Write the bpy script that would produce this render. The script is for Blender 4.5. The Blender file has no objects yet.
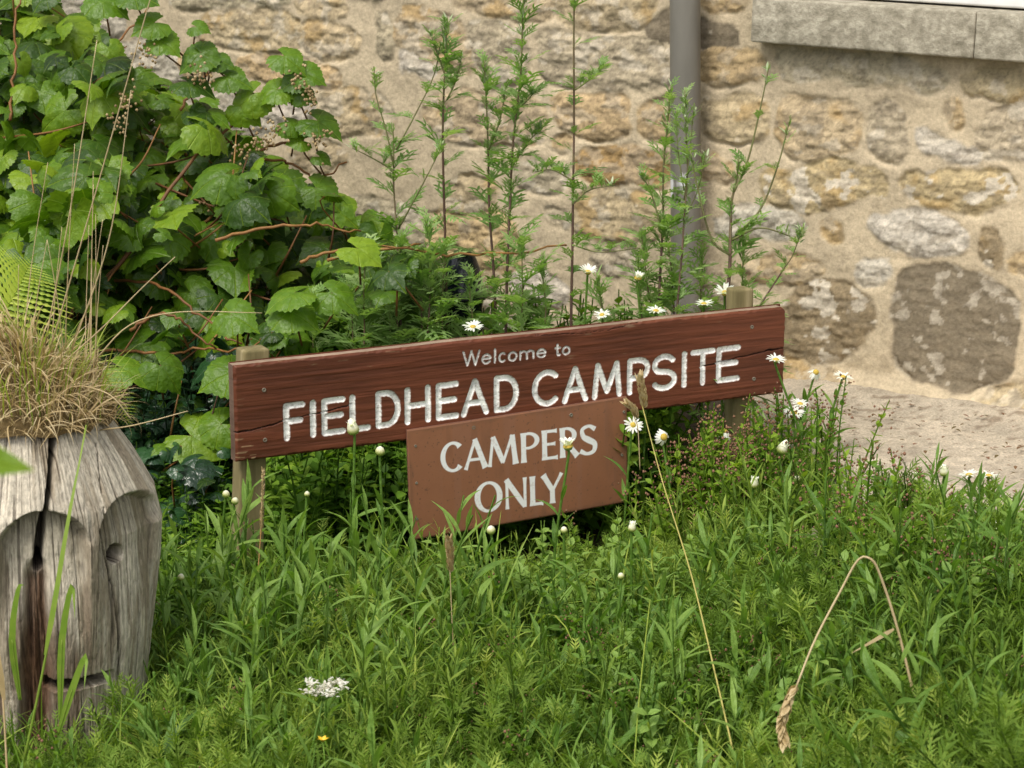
import bpy, math
import numpy as np
from mathutils import Vector, Matrix
RNG = np.random.default_rng(7)
S = bpy.context.scene
COL = S.collection
R = math.radians
PI = math.pi

# ------------------------------------------------------------------ camera
F = 2218.0
PITCH = R(13.0)
CAM = np.array([0.0, 0.0, 1.25])
FW = np.array([0, math.cos(PITCH), -math.sin(PITCH)])
UP = np.array([0, math.sin(PITCH), math.cos(PITCH)])
RT = np.array([1.0, 0, 0])
def ray(px, py):
    return FW + RT * ((px - 512) / F) + UP * ((384 - py) / F)
def at(px, py, Y):
    d = ray(px, py)
    return CAM + d * (Y / d[1])
def hit(px, py, p0, n):
    d = ray(px, py)
    return CAM + d * (np.dot(p0 - CAM, n) / np.dot(d, n))
cd = bpy.data.cameras.new('camera'); cam = bpy.data.objects.new('camera', cd); COL.objects.link(cam)
cam.location = CAM; cam.rotation_euler = (PI / 2 - PITCH, 0, 0)
cd.sensor_width = 36; cd.lens = 36 * F / 1024; cd.clip_start = 0.05; cd.clip_end = 2000
cd.dof.use_dof = True; cd.dof.focus_distance = 4.3; cd.dof.aperture_fstop = 12.0
S.camera = cam

# ------------------------------------------------------------------ light
SUN_EL, SUN_AZ = 58.0, 215.0          # azimuth: compass-like, measured from +y towards +x
w = bpy.data.worlds.new('World'); S.world = w; w.use_nodes = True
nt = w.node_tree; bg = nt.nodes['Background']
sky = nt.nodes.new('ShaderNodeTexSky'); sky.sky_type = 'NISHITA'; sky.sun_disc = False
sky.sun_elevation = R(SUN_EL); sky.sun_rotation = R(SUN_AZ); sky.dust_density = 3.0; sky.ozone_density = 1.0; sky.air_density = 1.0
hs = nt.nodes.new('ShaderNodeHueSaturation'); hs.inputs['Saturation'].default_value = 0.06
nt.links.new(sky.outputs[0], hs.inputs['Color']); nt.links.new(hs.outputs[0], bg.inputs[0])
bg.inputs[1].default_value = 0.12
sd_ = bpy.data.lights.new('sun', 'SUN'); sun = bpy.data.objects.new('sun', sd_); COL.objects.link(sun)
sd_.energy = 1.5; sd_.angle = R(22); sd_.color = (1.0, 0.93, 0.80)
sdir = Vector((math.sin(R(SUN_AZ)) * math.cos(R(SUN_EL)), math.cos(R(SUN_AZ)) * math.cos(R(SUN_EL)), math.sin(R(SUN_EL))))
sun.rotation_euler = sdir.to_track_quat('Z', 'Y').to_euler()
S.view_settings.view_transform = 'Standard'; S.view_settings.look = 'None'
S.view_settings.exposure = 0.78; S.view_settings.gamma = 1.0
S.cycles.use_denoising = True
S.cycles.max_bounces = 8; S.cycles.diffuse_bounces = 4; S.cycles.transmission_bounces = 4; S.cycles.glossy_bounces = 2

# ------------------------------------------------------------------ numpy noise
def smooth(x, a=0.0, b=1.0):
    t = np.clip((x - a) / (b - a), 0, 1); return t * t * (3 - 2 * t)
_lat = np.random.default_rng(3).random((256, 256))
def vnoise(x, y, seed=0):
    x = x + seed * 17.31; y = y + seed * 9.77
    xi = np.floor(x).astype(int); yi = np.floor(y).astype(int)
    fx = x - xi; fy = y - yi; fx = fx * fx * (3 - 2 * fx); fy = fy * fy * (3 - 2 * fy)
    g = lambda a, b: _lat[a % 256, b % 256]
    return (g(xi, yi) * (1 - fx) + g(xi + 1, yi) * fx) * (1 - fy) + (g(xi, yi + 1) * (1 - fx) + g(xi + 1, yi + 1) * fx) * fy
def fbm(x, y, o=4, seed=0):
    s = 0; a = 0.5
    for i in range(o):
        s = s + a * vnoise(x * 2 ** i, y * 2 ** i, seed + i * 3); a *= 0.5
    return s / (1 - 0.5 ** o)
def poly_sd(px, py, poly):
    """signed distance, positive inside"""
    d = np.full(px.shape, 1e9); ins = np.zeros(px.shape, bool)
    n = len(poly)
    for i in range(n):
        ax, ay = poly[i]; bx, by = poly[(i + 1) % n]
        ex, ey = bx - ax, by - ay
        L = ex * ex + ey * ey + 1e-12
        t = np.clip(((px - ax) * ex + (py - ay) * ey) / L, 0, 1)
        d = np.minimum(d, (px - ax - t * ex) ** 2 + (py - ay - t * ey) ** 2)
        c = (ay > py) != (by > py)
        ins ^= c & (px < ex * (py - ay) / (ey if abs(ey) > 1e-12 else 1e-12) + ax)
    d = np.sqrt(d)
    return np.where(ins, d, -d)
def chaikin(p, n=2):
    p = np.array(p, float)
    for _ in range(n):
        q = np.roll(p, -1, 0)
        p = np.stack([p * .75 + q * .25, p * .25 + q * .75], 1).reshape(-1, 2)
    return p
def capsule(px, py, pts):
    d = np.full(px.shape, 1e9)
    for (ax, ay), (bx, by) in zip(pts[:-1], pts[1:]):
        ex, ey = bx - ax, by - ay; L = ex * ex + ey * ey + 1e-12
        t = np.clip(((px - ax) * ex + (py - ay) * ey) / L, 0, 1)
        d = np.minimum(d, np.hypot(px - ax - t * ex, py - ay - t * ey))
    return d

# ------------------------------------------------------------------ objects and meshes
def tag(o, label=None, cat=None, group=None, kind=None):
    if label: o['label'] = label
    if cat: o['category'] = cat
    if group: o['group'] = group
    if kind: o['kind'] = kind
    return o
def empty(name, loc, label, cat, group=None):
    o = bpy.data.objects.new(name, None); COL.objects.link(o)
    o.location = Vector(loc); o.empty_display_size = 0.05
    return tag(o, label, cat, group)
def link(name, me, parent=None):
    o = bpy.data.objects.new(name, me); COL.objects.link(o)
    if parent is not None:
        o.parent = parent
    return o
class MB:
    """collects polygons; F rows hold 4 indices, -1 for a triangle"""
    def __init__(s):
        s.V = []; s.F = []; s.U = []; s.T = []; s.M = []; s.C = []; s.n = 0
    def add(s, V, Fc, uv=None, tint=0.5, mat=0, col=None):
        V = np.asarray(V, float).reshape(-1, 3); Fc = np.asarray(Fc, int).reshape(-1, 4)
        k = len(V)
        s.V.append(V); s.F.append(np.where(Fc >= 0, Fc + s.n, -1))
        s.U.append(np.zeros((k, 2)) if uv is None else np.asarray(uv, float))
        s.T.append(np.broadcast_to(np.asarray(tint, float), (k,)))
        s.M.append(np.broadcast_to(np.asarray(mat, int), (len(Fc),)))
        s.C.append(np.full((k, 3), 0.5) if col is None else np.broadcast_to(np.asarray(col, float), (k, 3)))
        s.n += k
    def temp(s):
        return dict(V=np.concatenate(s.V), F=np.concatenate(s.F), U=np.concatenate(s.U), T=np.concatenate(s.T), M=np.concatenate(s.M))
    def scatter(s, tp, pos, rot, scale, tint):
        """K copies of template: pos (K,3), rot (K,3,3) columns = axes, scale (K,), tint (K,)"""
        K = len(pos)
        if K == 0: return
        n = len(tp['V'])
        V = np.einsum('kij,nj->kni', rot, tp['V']) * np.asarray(scale)[:, None, None] + np.asarray(pos)[:, None, :]
        Fc = tp['F'][None] + (np.arange(K) * n)[:, None, None]
        Fc = np.where(tp['F'][None] >= 0, Fc, -1).reshape(-1, 4)
        T = (tp['T'][None] - 0.5 + np.asarray(tint)[:, None]).reshape(-1)
        s.add(V.reshape(-1, 3), Fc, np.tile(tp['U'], (K, 1)), T, np.tile(tp['M'], K))
    def build(s, name, mats, parent=None, origin=(0, 0, 0), smoothf=True, use_col=False):
        V = np.concatenate(s.V) - np.asarray(origin, float); Fc = np.concatenate(s.F); U = np.concatenate(s.U); T = np.concatenate(s.T); M = np.concatenate(s.M)
        ok = Fc >= 0
        loops = Fc[ok]; tot = ok.sum(1); start = np.concatenate([[0], np.cumsum(tot)[:-1]])
        me = bpy.data.meshes.new(name)
        me.vertices.add(len(V)); me.vertices.foreach_set('co', V.ravel().astype(np.float32))
        me.loops.add(len(loops)); me.loops.foreach_set('vertex_index', loops.astype(np.int32))
        me.polygons.add(len(Fc)); me.polygons.foreach_set('loop_start', start.astype(np.int32)); me.polygons.foreach_set('loop_total', tot.astype(np.int32))
        if not isinstance(mats, (list, tuple)): mats = [mats]
        for m in mats: me.materials.append(m)
        me.polygons.foreach_set('material_index', M.astype(np.int32))
        me.update(calc_edges=True)
        a = me.attributes.new('tint', 'FLOAT', 'POINT'); a.data.foreach_set('value', T.astype(np.float32))
        uvl = me.uv_layers.new(name='UVMap'); uvl.data.foreach_set('uv', U[loops].astype(np.float32).ravel())
        if use_col:
            C = np.concatenate(s.C); a = me.attributes.new('col', 'FLOAT_COLOR', 'POINT')
            a.data.foreach_set('color', np.c_[C, np.ones(len(C))].astype(np.float32).ravel())
        me.polygons.foreach_set('use_smooth', np.full(len(Fc), smoothf))
        o = link(name, me, parent)
        if parent is None: o.location = Vector(origin)
        return o
def grid_faces(ny, nx, keep=None, wrap=False):
    i = np.arange(ny - 1)[:, None]; j = np.arange(nx - (0 if wrap else 1))[None]
    j2 = (j + 1) % nx
    f = np.stack(np.broadcast_arrays(i * nx + j, i * nx + j2, (i + 1) * nx + j2, (i + 1) * nx + j), -1)
    f = f if keep is None else f[keep]
    return f.reshape(-1, 4)
def norm(v):
    v = np.asarray(v, float); return v / (np.linalg.norm(v, axis=-1, keepdims=True) + 1e-12)
def tube(mb, pts, rad, n=6, tint=0.5, mat=0, cap=True, col=None):
    pts = np.asarray(pts, float); k = len(pts); rad = np.broadcast_to(np.asarray(rad, float), (k,))
    tg = norm(np.gradient(pts, axis=0)); ref = np.array([0.31, 0.9, 0.2]) if abs(tg[0][0]) > .5 else np.array([1, 0.13, 0.07])
    a = norm(np.cross(tg, ref)); b = np.cross(tg, a)
    ang = np.arange(n) * 2 * PI / n
    V = pts[:, None] + rad[:, None, None] * (np.cos(ang)[None, :, None] * a[:, None] + np.sin(ang)[None, :, None] * b[:, None])
    Fc = grid_faces(k, n, wrap=True)
    V = V.reshape(-1, 3); uv = np.c_[np.tile(ang / 6.28, k), np.repeat(np.linspace(0, 1, k), n)]
    if cap:
        c0, c1 = len(V), len(V) + 1
        V = np.r_[V, pts[:1], pts[-1:]]; uv = np.r_[uv, [[0, 0], [0, 1]]]
        j = np.arange(n); j2 = (j + 1) % n
        Fc = np.r_[Fc, np.c_[np.full(n, c0), j2, j, np.full(n, -1)], np.c_[np.full(n, c1), (k - 1) * n + j, (k - 1) * n + j2, np.full(n, -1)]]
    mb.add(V, Fc, uv, tint, mat, col)
def box(mb, o, ax, ay, az, tint=0.5, mat=0, bevel=0.0, col=None):
    """box from corner o along three edge vectors, bevelled edges optional"""
    o, ax, ay, az = [np.asarray(v, float) for v in (o, ax, ay, az)]
    import bmesh
    bm = bmesh.new(); bmesh.ops.create_cube(bm, size=1)
    L = [np.linalg.norm(v) for v in (ax, ay, az)]
    for v in bm.verts: v.co = Vector([(v.co[i] + .5) * L[i] for i in range(3)])
    if bevel: bmesh.ops.bevel(bm, geom=bm.edges[:], offset=bevel, segments=2, affect='EDGES', profile=0.6)
    bm.verts.index_update()
    V = np.array([v.co for v in bm.verts]); B = np.stack([ax / L[0], ay / L[1], az / L[2]])
    Fc = []
    for f in bm.faces:
        ix = [v.index for v in f.verts]
        if len(ix) == 4: Fc.append(ix)
        elif len(ix) == 3: Fc.append(ix + [-1])
        else:
            for q in range(1, len(ix) - 1): Fc.append([ix[0], ix[q], ix[q + 1], -1])
    bm.free()
    mb.add(o + V @ B, Fc, None, tint, mat, col)
def lathe(mb, prof, n=24, loc=(0, 0, 0), tint=.5, mat=0, rot=None):
    prof = np.asarray(prof, float); ang = np.arange(n) * 2 * PI / n
    V = np.stack([prof[:, None, 0] * np.cos(ang), prof[:, None, 0] * np.sin(ang), np.broadcast_to(prof[:, None, 1], (len(prof), n))], -1).reshape(-1, 3)
    if rot is not None: V = V @ np.asarray(rot).T
    mb.add(V + np.asarray(loc), grid_faces(len(prof), n, wrap=True), None, tint, mat)
def resample(pts, n):
    pts = np.asarray(pts, float)
    # Catmull-Rom through the points
    P = np.r_[2 * pts[:1] - pts[1:2], pts, 2 * pts[-1:] - pts[-2:-1]]
    out = []
    m = len(pts) - 1
    for t in np.linspace(0, m, n):
        i = min(int(t), m - 1); f = t - i
        p0, p1, p2, p3 = P[i], P[i + 1], P[i + 2], P[i + 3]
        out.append(.5 * (2 * p1 + (p2 - p0) * f + (2 * p0 - 5 * p1 + 4 * p2 - p3) * f * f + (3 * p1 - p0 - 3 * p2 + p3) * f ** 3))
    return np.array(out)
def frames(nrm, tip):
    """rotation whose local +y is tip, +z close to nrm"""
    y = norm(tip); x = norm(np.cross(y, nrm)); z = np.cross(x, y)
    return np.stack([x, y, z], -1)

# ------------------------------------------------------------------ materials
def mat(name):
    m = bpy.data.materials.new(name); m.use_nodes = True
    t = m.node_tree; p = t.nodes['Principled BSDF']
    return m, t, p
def N(t, kind, **kw):
    n = t.nodes.new(kind)
    for k, v in kw.items():
        if k in n.inputs.keys(): n.inputs[k].default_value = v
        else: setattr(n, k, v)
    return n
def ramp(t, fac, stops):
    r = t.nodes.new('ShaderNodeValToRGB'); e = r.color_ramp.elements
    while len(e) > len(stops): e.remove(e[-1])
    while len(e) < len(stops): e.new(0.5)
    for q, (p, c) in zip(e, stops): q.position = p; q.color = (*c, 1)
    t.links.new(fac, r.inputs[0]); return r
def leaf_mat(name, stops, rough=0.45, trans=0.3, veins=None, bump=0.0, spec=0.5, coat=0.0):
    m, t, p = mat(name); L = t.links.new
    at_ = N(t, 'ShaderNodeAttribute', attribute_name='tint')
    geo = N(t, 'ShaderNodeNewGeometry')
    nz = N(t, 'ShaderNodeTexNoise', Scale=55.0, Detail=3.0); L(geo.outputs['Position'], nz.inputs['Vector'])
    ad = N(t, 'ShaderNodeMath', operation='MULTIPLY_ADD'); L(nz.outputs[0], ad.inputs[0]); ad.inputs[1].default_value = 0.35
    sb = N(t, 'ShaderNodeMath', operation='SUBTRACT'); L(at_.outputs['Fac'], sb.inputs[0]); sb.inputs[1].default_value = 0.175
    L(sb.outputs[0], ad.inputs[2])
    r = ramp(t, ad.outputs[0], stops); c = r.outputs[0]
    if veins:
        uv = N(t, 'ShaderNodeUVMap'); sx = N(t, 'ShaderNodeSeparateXYZ'); L(uv.outputs[0], sx.inputs[0])
        if veins == 'palm':
            th = N(t, 'ShaderNodeMath', operation='ARCTAN2'); L(sx.outputs[0], th.inputs[0]); L(sx.outputs[1], th.inputs[1])
            k = N(t, 'ShaderNodeMath', operation='MULTIPLY'); L(th.outputs[0], k.inputs[0]); k.inputs[1].default_value = 3.4615
            s1 = N(t, 'ShaderNodeMath', operation='SINE'); L(k.outputs[0], s1.inputs[0])
        else:
            # side veins: v + |u| stripes
            ab0 = N(t, 'ShaderNodeMath', operation='ABSOLUTE'); L(sx.outputs[0], ab0.inputs[0])
            s1 = ab0
        ab = N(t, 'ShaderNodeMath', operation='ABSOLUTE'); L(s1.outputs[0], ab.inputs[0])
        mr = N(t, 'ShaderNodeMapRange'); L(ab.outputs[0], mr.inputs[0])
        mr.inputs[1].default_value = 0.0; mr.inputs[2].default_value = 0.13 if veins == 'palm' else 0.05; mr.inputs[3].default_value = 1; mr.inputs[4].default_value = 0
        mx = N(t, 'ShaderNodeMix', data_type='RGBA'); 
        fm = N(t, 'ShaderNodeMath', operation='MULTIPLY'); L(mr.outputs[0], fm.inputs[0]); fm.inputs[1].default_value = 0.28
        L(fm.outputs[0], mx.inputs[0]); L(c, mx.inputs[6]); mx.inputs[7].default_value = (*[min(1, v * 1.9 + .02) for v in stops[-1][1]], 1)
        c = mx.outputs[2]
        bp = N(t, 'ShaderNodeBump', Strength=0.55, Distance=0.005); bp.invert = True
        h2 = N(t, 'ShaderNodeMath', operation='MULTIPLY_ADD'); L(nz.outputs[0], h2.inputs[0]); h2.inputs[1].default_value = -2.2; L(mr.outputs[0], h2.inputs[2])
        L(h2.outputs[0], bp.inputs['Height']); L(bp.outputs[0], p.inputs['Normal'])
    L(c, p.inputs['Base Color'])
    p.inputs['Roughness'].default_value = rough; p.inputs['Specular IOR Level'].default_value = spec
    if coat: p.inputs['Coat Weight'].default_value = coat; p.inputs['Coat Roughness'].default_value = 0.25
    tr = N(t, 'ShaderNodeBsdfTranslucent')
    g = N(t, 'ShaderNodeMix', data_type='RGBA', blend_type='MULTIPLY'); g.inputs[0].default_value = 1.0
    L(c, g.inputs[6]); g.inputs[7].default_value = (1.5, 1.6, 0.7, 1); L(g.outputs[2], tr.inputs[0])
    ms = N(t, 'ShaderNodeMixShader'); ms.inputs[0].default_value = trans
    L(p.outputs[0], ms.inputs[1]); L(tr.outputs[0], ms.inputs[2])
    L(ms.outputs[0], t.nodes['Material Output'].inputs[0])
    return m
def plain(name, stops, scale=30.0, rough=0.7, bump=0.0, stretch=(1, 1, 1), tint=True, detail=5.0, spec=0.4):
    m, t, p = mat(name); L = t.links.new
    tc = N(t, 'ShaderNodeNewGeometry'); mp = N(t, 'ShaderNodeMapping'); L(tc.outputs['Position'], mp.inputs[0]); mp.inputs['Scale'].default_value = stretch
    nz = N(t, 'ShaderNodeTexNoise', Scale=scale, Detail=detail, Roughness=0.65); L(mp.outputs[0], nz.inputs['Vector'])
    fac = nz.outputs[0]
    if tint:
        a = N(t, 'ShaderNodeAttribute', attribute_name='tint'); ad = N(t, 'ShaderNodeMath', operation='MULTIPLY_ADD')
        L(fac, ad.inputs[0]); ad.inputs[1].default_value = 0.6; sb = N(t, 'ShaderNodeMath', operation='SUBTRACT'); L(a.outputs['Fac'], sb.inputs[0]); sb.inputs[1].default_value = 0.3
        L(sb.outputs[0], ad.inputs[2]); fac = ad.outputs[0]
    r = ramp(t, fac, stops); L(r.outputs[0], p.inputs['Base Color'])
    p.inputs['Roughness'].default_value = rough; p.inputs['Specular IOR Level'].default_value = spec
    if bump:
        b = N(t, 'ShaderNodeBump', Strength=0.7, Distance=bump); L(nz.outputs[0], b.inputs['Height']); L(b.outputs[0], p.inputs['Normal'])
    return m
def col_mat(name, grain=0.25, scale=120.0, rough=0.85, bump=0.002, stretch=(1, 1, 1), spec=0.3):
    """albedo from the mesh's own stain map 'col', broken up with fine noise and bump"""
    m, t, p = mat(name); L = t.links.new
    a = N(t, 'ShaderNodeAttribute', attribute_name='col')
    geo = N(t, 'ShaderNodeNewGeometry'); mp = N(t, 'ShaderNodeMapping'); L(geo.outputs['Position'], mp.inputs[0]); mp.inputs['Scale'].default_value = stretch
    nz = N(t, 'ShaderNodeTexNoise', Scale=scale, Detail=6.0, Roughness=0.7); L(mp.outputs[0], nz.inputs['Vector'])
    mr = N(t, 'ShaderNodeMapRange'); L(nz.outputs[0], mr.inputs[0]); mr.inputs[1].default_value = .25; mr.inputs[2].default_value = .75; mr.inputs[3].default_value = 1 - grain; mr.inputs[4].default_value = 1 + grain
    mx = N(t, 'ShaderNodeVectorMath', operation='SCALE'); L(a.outputs['Color'], mx.inputs[0]); L(mr.outputs[0], mx.inputs['Scale'])
    L(mx.outputs[0], p.inputs['Base Color']); p.inputs['Roughness'].default_value = rough; p.inputs['Specular IOR Level'].default_value = spec
    b = N(t, 'ShaderNodeBump', Strength=0.8, Distance=bump); L(nz.outputs[0], b.inputs['Height']); L(b.outputs[0], p.inputs['Normal'])
    return m

M_WALL = col_mat('rubble stone and lime mortar', 0.28, 110, 0.95, 0.003)
M_SILL = plain('weathered sill stone', [(0.3, (.19, .17, .12)), (0.5, (.34, .305, .235)), (0.66, (.50, .455, .36))], 34, 0.95, 0.012, tint=False, detail=9)
M_WHITE = plain('white window paint', [(0.3, (.74, .74, .73)), (0.7, (.82, .82, .81))], 20, 0.4, 0, tint=False)
M_BOARD = col_mat('stained oak board', 0.35, 60, 0.55, 0.0012, (0.12, 0.12, 1.6))
M_PLATE = col_mat('brown enamel plate', 0.05, 40, 0.42, 0.0003)
M_POST = plain('weathered softwood post', [(0.25, (.075, .062, .022)), (0.55, (.19, .155, .07)), (0.8, (.33, .27, .15))], 30, 0.9, 0.003, (1, 1, .12), tint=False)
M_STUMP = col_mat('weathered carved log', 0.45, 150, 0.95, 0.005, (1, 1, .3))
M_SOIL = plain('dark garden soil', [(0.3, (.018, .013, .008)), (0.7, (.06, .043, .026))], 25, 1, 0.02, tint=False)
M_SCREW = plain('dull screw steel', [(0.3, (.10, .085, .06)), (0.7, (.24, .21, .16))], 300, 0.45, 0, tint=False)
M_VINE = leaf_mat('lobed vine leaf', [(0.0, (.010, .030, .003)), (0.35, (.038, .092, .005)), (0.65, (.10, .20, .008)), (1.0, (.24, .35, .02))], 0.42, 0.3, 'palm', spec=0.4)
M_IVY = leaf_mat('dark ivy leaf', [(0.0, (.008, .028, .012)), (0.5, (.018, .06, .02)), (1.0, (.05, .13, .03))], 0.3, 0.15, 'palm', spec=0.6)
M_STEMO = plain('orange brown vine stem', [(0.2, (.06, .025, .010)), (0.5, (.19, .08, .022)), (0.8, (.32, .17, .05))], 60, 0.6, 0.001)
M_MUG = leaf_mat('mugwort leaf', [(0.0, (.07, .15, .03)), (0.5, (.18, .31, .075)), (1.0, (.34, .46, .18))], 0.65, 0.4)
M_MUGSTEM = plain('purple brown stem', [(0.2, (.045, .022, .02)), (0.5, (.12, .065, .045)), (0.8, (.16, .17, .06))], 40, 0.6, 0)
M_BUDSP = leaf_mat('pale flower spike', [(0.0, (.16, .24, .10)), (0.5, (.32, .40, .22)), (1.0, (.5, .55, .38))], 0.7, 0.2)
M_HERB = leaf_mat('feathery herb leaf', [(0.0, (.034, .07, .007)), (0.4, (.11, .19, .022)), (0.7, (.21, .31, .05)), (1.0, (.38, .45, .09))], 0.65, 0.38, spec=.2)
M_DARKH = leaf_mat('small round herb leaf', [(0.0, (.022, .065, .006)), (0.5, (.09, .19, .016)), (1.0, (.27, .40, .04))], 0.6, 0.36, spec=.25)
M_REDBUD = plain('dusky red herb buds', [(0.2, (.10, .07, .02)), (0.5, (.17, .085, .045)), (0.8, (.24, .12, .075))], 90, 0.8, 0)
M_DAISYLEAF = leaf_mat('daisy leaf', [(0.0, (.035, .09, .012)), (0.5, (.115, .225, .032)), (1.0, (.25, .38, .08))], 0.5, 0.35, 'mid', spec=.35)
M_PETAL = leaf_mat('white petal', [(0.0, (.70, .70, .66)), (0.5, (.80, .80, .77)), (1.0, (.86, .86, .84))], 0.6, 0.25)
M_DISC = plain('yellow daisy disc', [(0.3, (.42, .27, .03)), (0.7, (.58, .44, .08))], 300, 0.8, 0.001, tint=False)
M_BUD = leaf_mat('cream daisy bud', [(0.0, (.13, .22, .03)), (0.35, (.34, .40, .10)), (0.6, (.66, .64, .36)), (1.0, (.86, .86, .74))], 0.55, 0.2)
M_GRASS = leaf_mat('green grass blade', [(0.0, (.05, .10, .012)), (0.5, (.14, .26, .025)), (1.0, (.34, .41, .07))], 0.5, 0.3, spec=.3)
M_STRAW = leaf_mat('dry straw', [(0.0, (.12, .075, .03)), (0.4, (.32, .22, .10)), (0.7, (.48, .36, .19)), (1.0, (.60, .49, .30))], 0.7, 0.2)
M_FERN = leaf_mat('fern frond', [(0.0, (.14, .24, .02)), (0.5, (.33, .44, .04)), (1.0, (.48, .54, .07))], 0.5, 0.35)
M_UMBEL = leaf_mat('dusty white umbel', [(0.0, (.45, .40, .34)), (0.5, (.62, .60, .55)), (1.0, (.78, .77, .74))], 0.8, 0.2)
M_YEL = leaf_mat('yellow ripening stalk', [(0.0, (.16, .16, .03)), (0.5, (.33, .27, .06)), (1.0, (.45, .40, .12))], .6, .1)
M_PIPE = None

# ------------------------------------------------------------------ leaf templates
def strip_leaf(L=1.0, W=0.2, n=6, bend=0.3, fold=0.25, shape=None, tint=0.5, mat=0):
    """long leaf along +y, bending down (-z); midrib fold"""
    mb = MB(); t = np.linspace(0, 1, n + 1)
    wd = W * (np.sin(PI * np.clip(t, 0.02, 0.985) ** 0.8) if shape is None else shape(t)) * .5
    y = L * np.sin(bend * t) / max(bend, 1e-3); z = -L * (1 - np.cos(bend * t)) / max(bend, 1e-3)
    V = np.stack([np.stack([-wd, y, z + fold * wd], -1), np.stack([0 * wd, y, z], -1), np.stack([wd, y, z + fold * wd], -1)], 1).reshape(-1, 3)
    uv = np.stack([np.stack([-wd / W, t], -1), np.stack([0 * t, t], -1), np.stack([wd / W, t], -1)], 1).reshape(-1, 2)
    mb.add(V, grid_faces(n + 1, 3), uv, tint, mat)
    return mb.temp()
def blade(L=1.0, W=0.02, n=6, bend=0.8, tint=0.5, mat=0):
    mb = MB(); t = np.linspace(0, 1, n + 1)
    wd = W * .5 * (1 - t ** 2.2 * .95)
    y = L * (1 - np.cos(bend * t)) / bend; z = L * np.sin(bend * t) / bend
    V = np.stack([np.stack([-wd, y, z], -1), np.stack([wd, y, z], -1)], 1).reshape(-1, 3)
    mb.add(V, grid_faces(n + 1, 2), None, tint + (np.repeat(t, 2) - .5) * .25, mat)
    return mb.temp()
def palm_leaf(seed, lob=0.34, droop=0.3):
    g = np.random.default_rng(seed); mb = MB(); n = 43
    th = np.linspace(-2.75, 2.75, n); a = abs(th)
    axes = [0, .907, 1.815]; ln = [1.08, .80, .62]
    r = np.zeros(n)
    for q, l in zip(axes, ln):
        r = np.maximum(r, l * (1 - lob * smooth(abs(a - q) / .47)))
    r *= 1 - 0.25 * smooth(a, 2.2, 2.75)
    r *= 1 + .13 * np.exp(-(a / .16) ** 2); r += 0.03 * ((np.arange(n) % 2) * 2 - 1) + g.normal(0, .022, n)
    rings = [0.0, .3, .65, 1.0]; rows = []
    for k in rings[1:]:
        x = r * k * np.sin(th); y = r * k * np.cos(th)
        z = -droop * (r * k) ** 2 + .012 * k * np.cos(th * 3.4615 * 2 + PI) + .07 * np.sin(th * 2.3 + seed) * k * k + .16 * abs(x) * (1 - .6 * k)
        rows.append(np.stack([x, y, z], -1))
    V = np.r_[[[0, 0, 0]], *rows]
    Fc = [[0, 1 + i + 1, 1 + i, -1] for i in range(n - 1)]
    for k in range(2):
        o = 1 + k * n
        Fc += [[o + i, o + i + 1, o + n + i + 1, o + n + i] for i in range(n - 1)]
    mb.add(V, Fc, V[:, :2])
    return mb.temp()
def pinnate(seed, lobes=3, W=0.05, L=1.0, spread=0.75):
    """mugwort-like cut leaf along +y"""
    g = np.random.default_rng(seed); mb = MB()
    def lobe(o, ang, l, w_, z0):
        c, s = math.sin(ang), math.cos(ang)
        t = np.array([0, .35, .75, 1.0]); wd = w_ * np.array([.55, 1, .75, .05])
        ctr = np.array(o)[None] + np.outer(t * l, [c, s, 0]); ctr[:, 2] += -0.25 * l * t ** 2 + z0
        sd = np.array([s, -c, 0])
        V = np.stack([ctr - wd[:, None] * sd, ctr + wd[:, None] * sd], 1).reshape(-1, 3)
        mb.add(V, grid_faces(4, 2), None, .5 + g.normal(0, .05))
    lobe((0, 0, 0), 0, L, W * .75, 0)
    for i in range(lobes):
        y = L * (.25 + .5 * i / max(lobes - 1, 1)); l = L * (.52 - .28 * i / max(lobes, 1)) * g.uniform(.85, 1.15)
        for sg in (-1, 1):
            lobe((0, y, -.25 * (y / L) ** 2 * L * .8), sg * spread * g.uniform(.8, 1.15), l, W * .8, .003)
            if i < 2:
                a2 = sg * spread
                lobe((math.sin(a2) * l * .5, y + math.cos(a2) * l * .5, -.2 * y), a2 - sg * .75, l * .45, W * .55, 0.002)
    return mb.temp()
PALM = [palm_leaf(i, lob, dr) for i, (lob, dr) in enumerate([(.14, .3), (.2, .45), (.10, .6), (.22, .35), (.12, .2)])]
PINN = [pinnate(i, 3 + i % 2) for i in range(4)]
LANCE = [strip_leaf(1, .145, 7, b, .35) for b in (.3, .7, 1.1)]
OVAL = strip_leaf(1, .62, 3, .35, .3)
NEEDLE = strip_leaf(1, .16, 3, .4, .2); NEEDP = strip_leaf(1, .22, 3, .4, .2, mat=1)
def rot_yaw_tilt(yaw, tilt):
    """frames whose local y points outwards (yaw) and rises by tilt above horizontal"""
    yaw = np.asarray(yaw); tilt = np.asarray(tilt)
    tip = np.stack([np.cos(yaw) * np.cos(tilt), np.sin(yaw) * np.cos(tilt), np.sin(tilt)], -1)
    nr = np.stack([-np.cos(yaw) * np.sin(tilt), -np.sin(yaw) * np.sin(tilt), np.cos(tilt)], -1)
    return frames(nr, tip)
def rot_up(yaw, lean, leandir):
    """local z stays up but leans"""
    z = np.stack([np.sin(lean) * np.cos(leandir), np.sin(lean) * np.sin(leandir), np.cos(lean)], -1)
    x0 = np.stack([np.cos(yaw), np.sin(yaw), 0 * yaw], -1)
    y = norm(np.cross(z, x0)); x = np.cross(y, z)
    return np.stack([x, y, z], -1)

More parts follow.
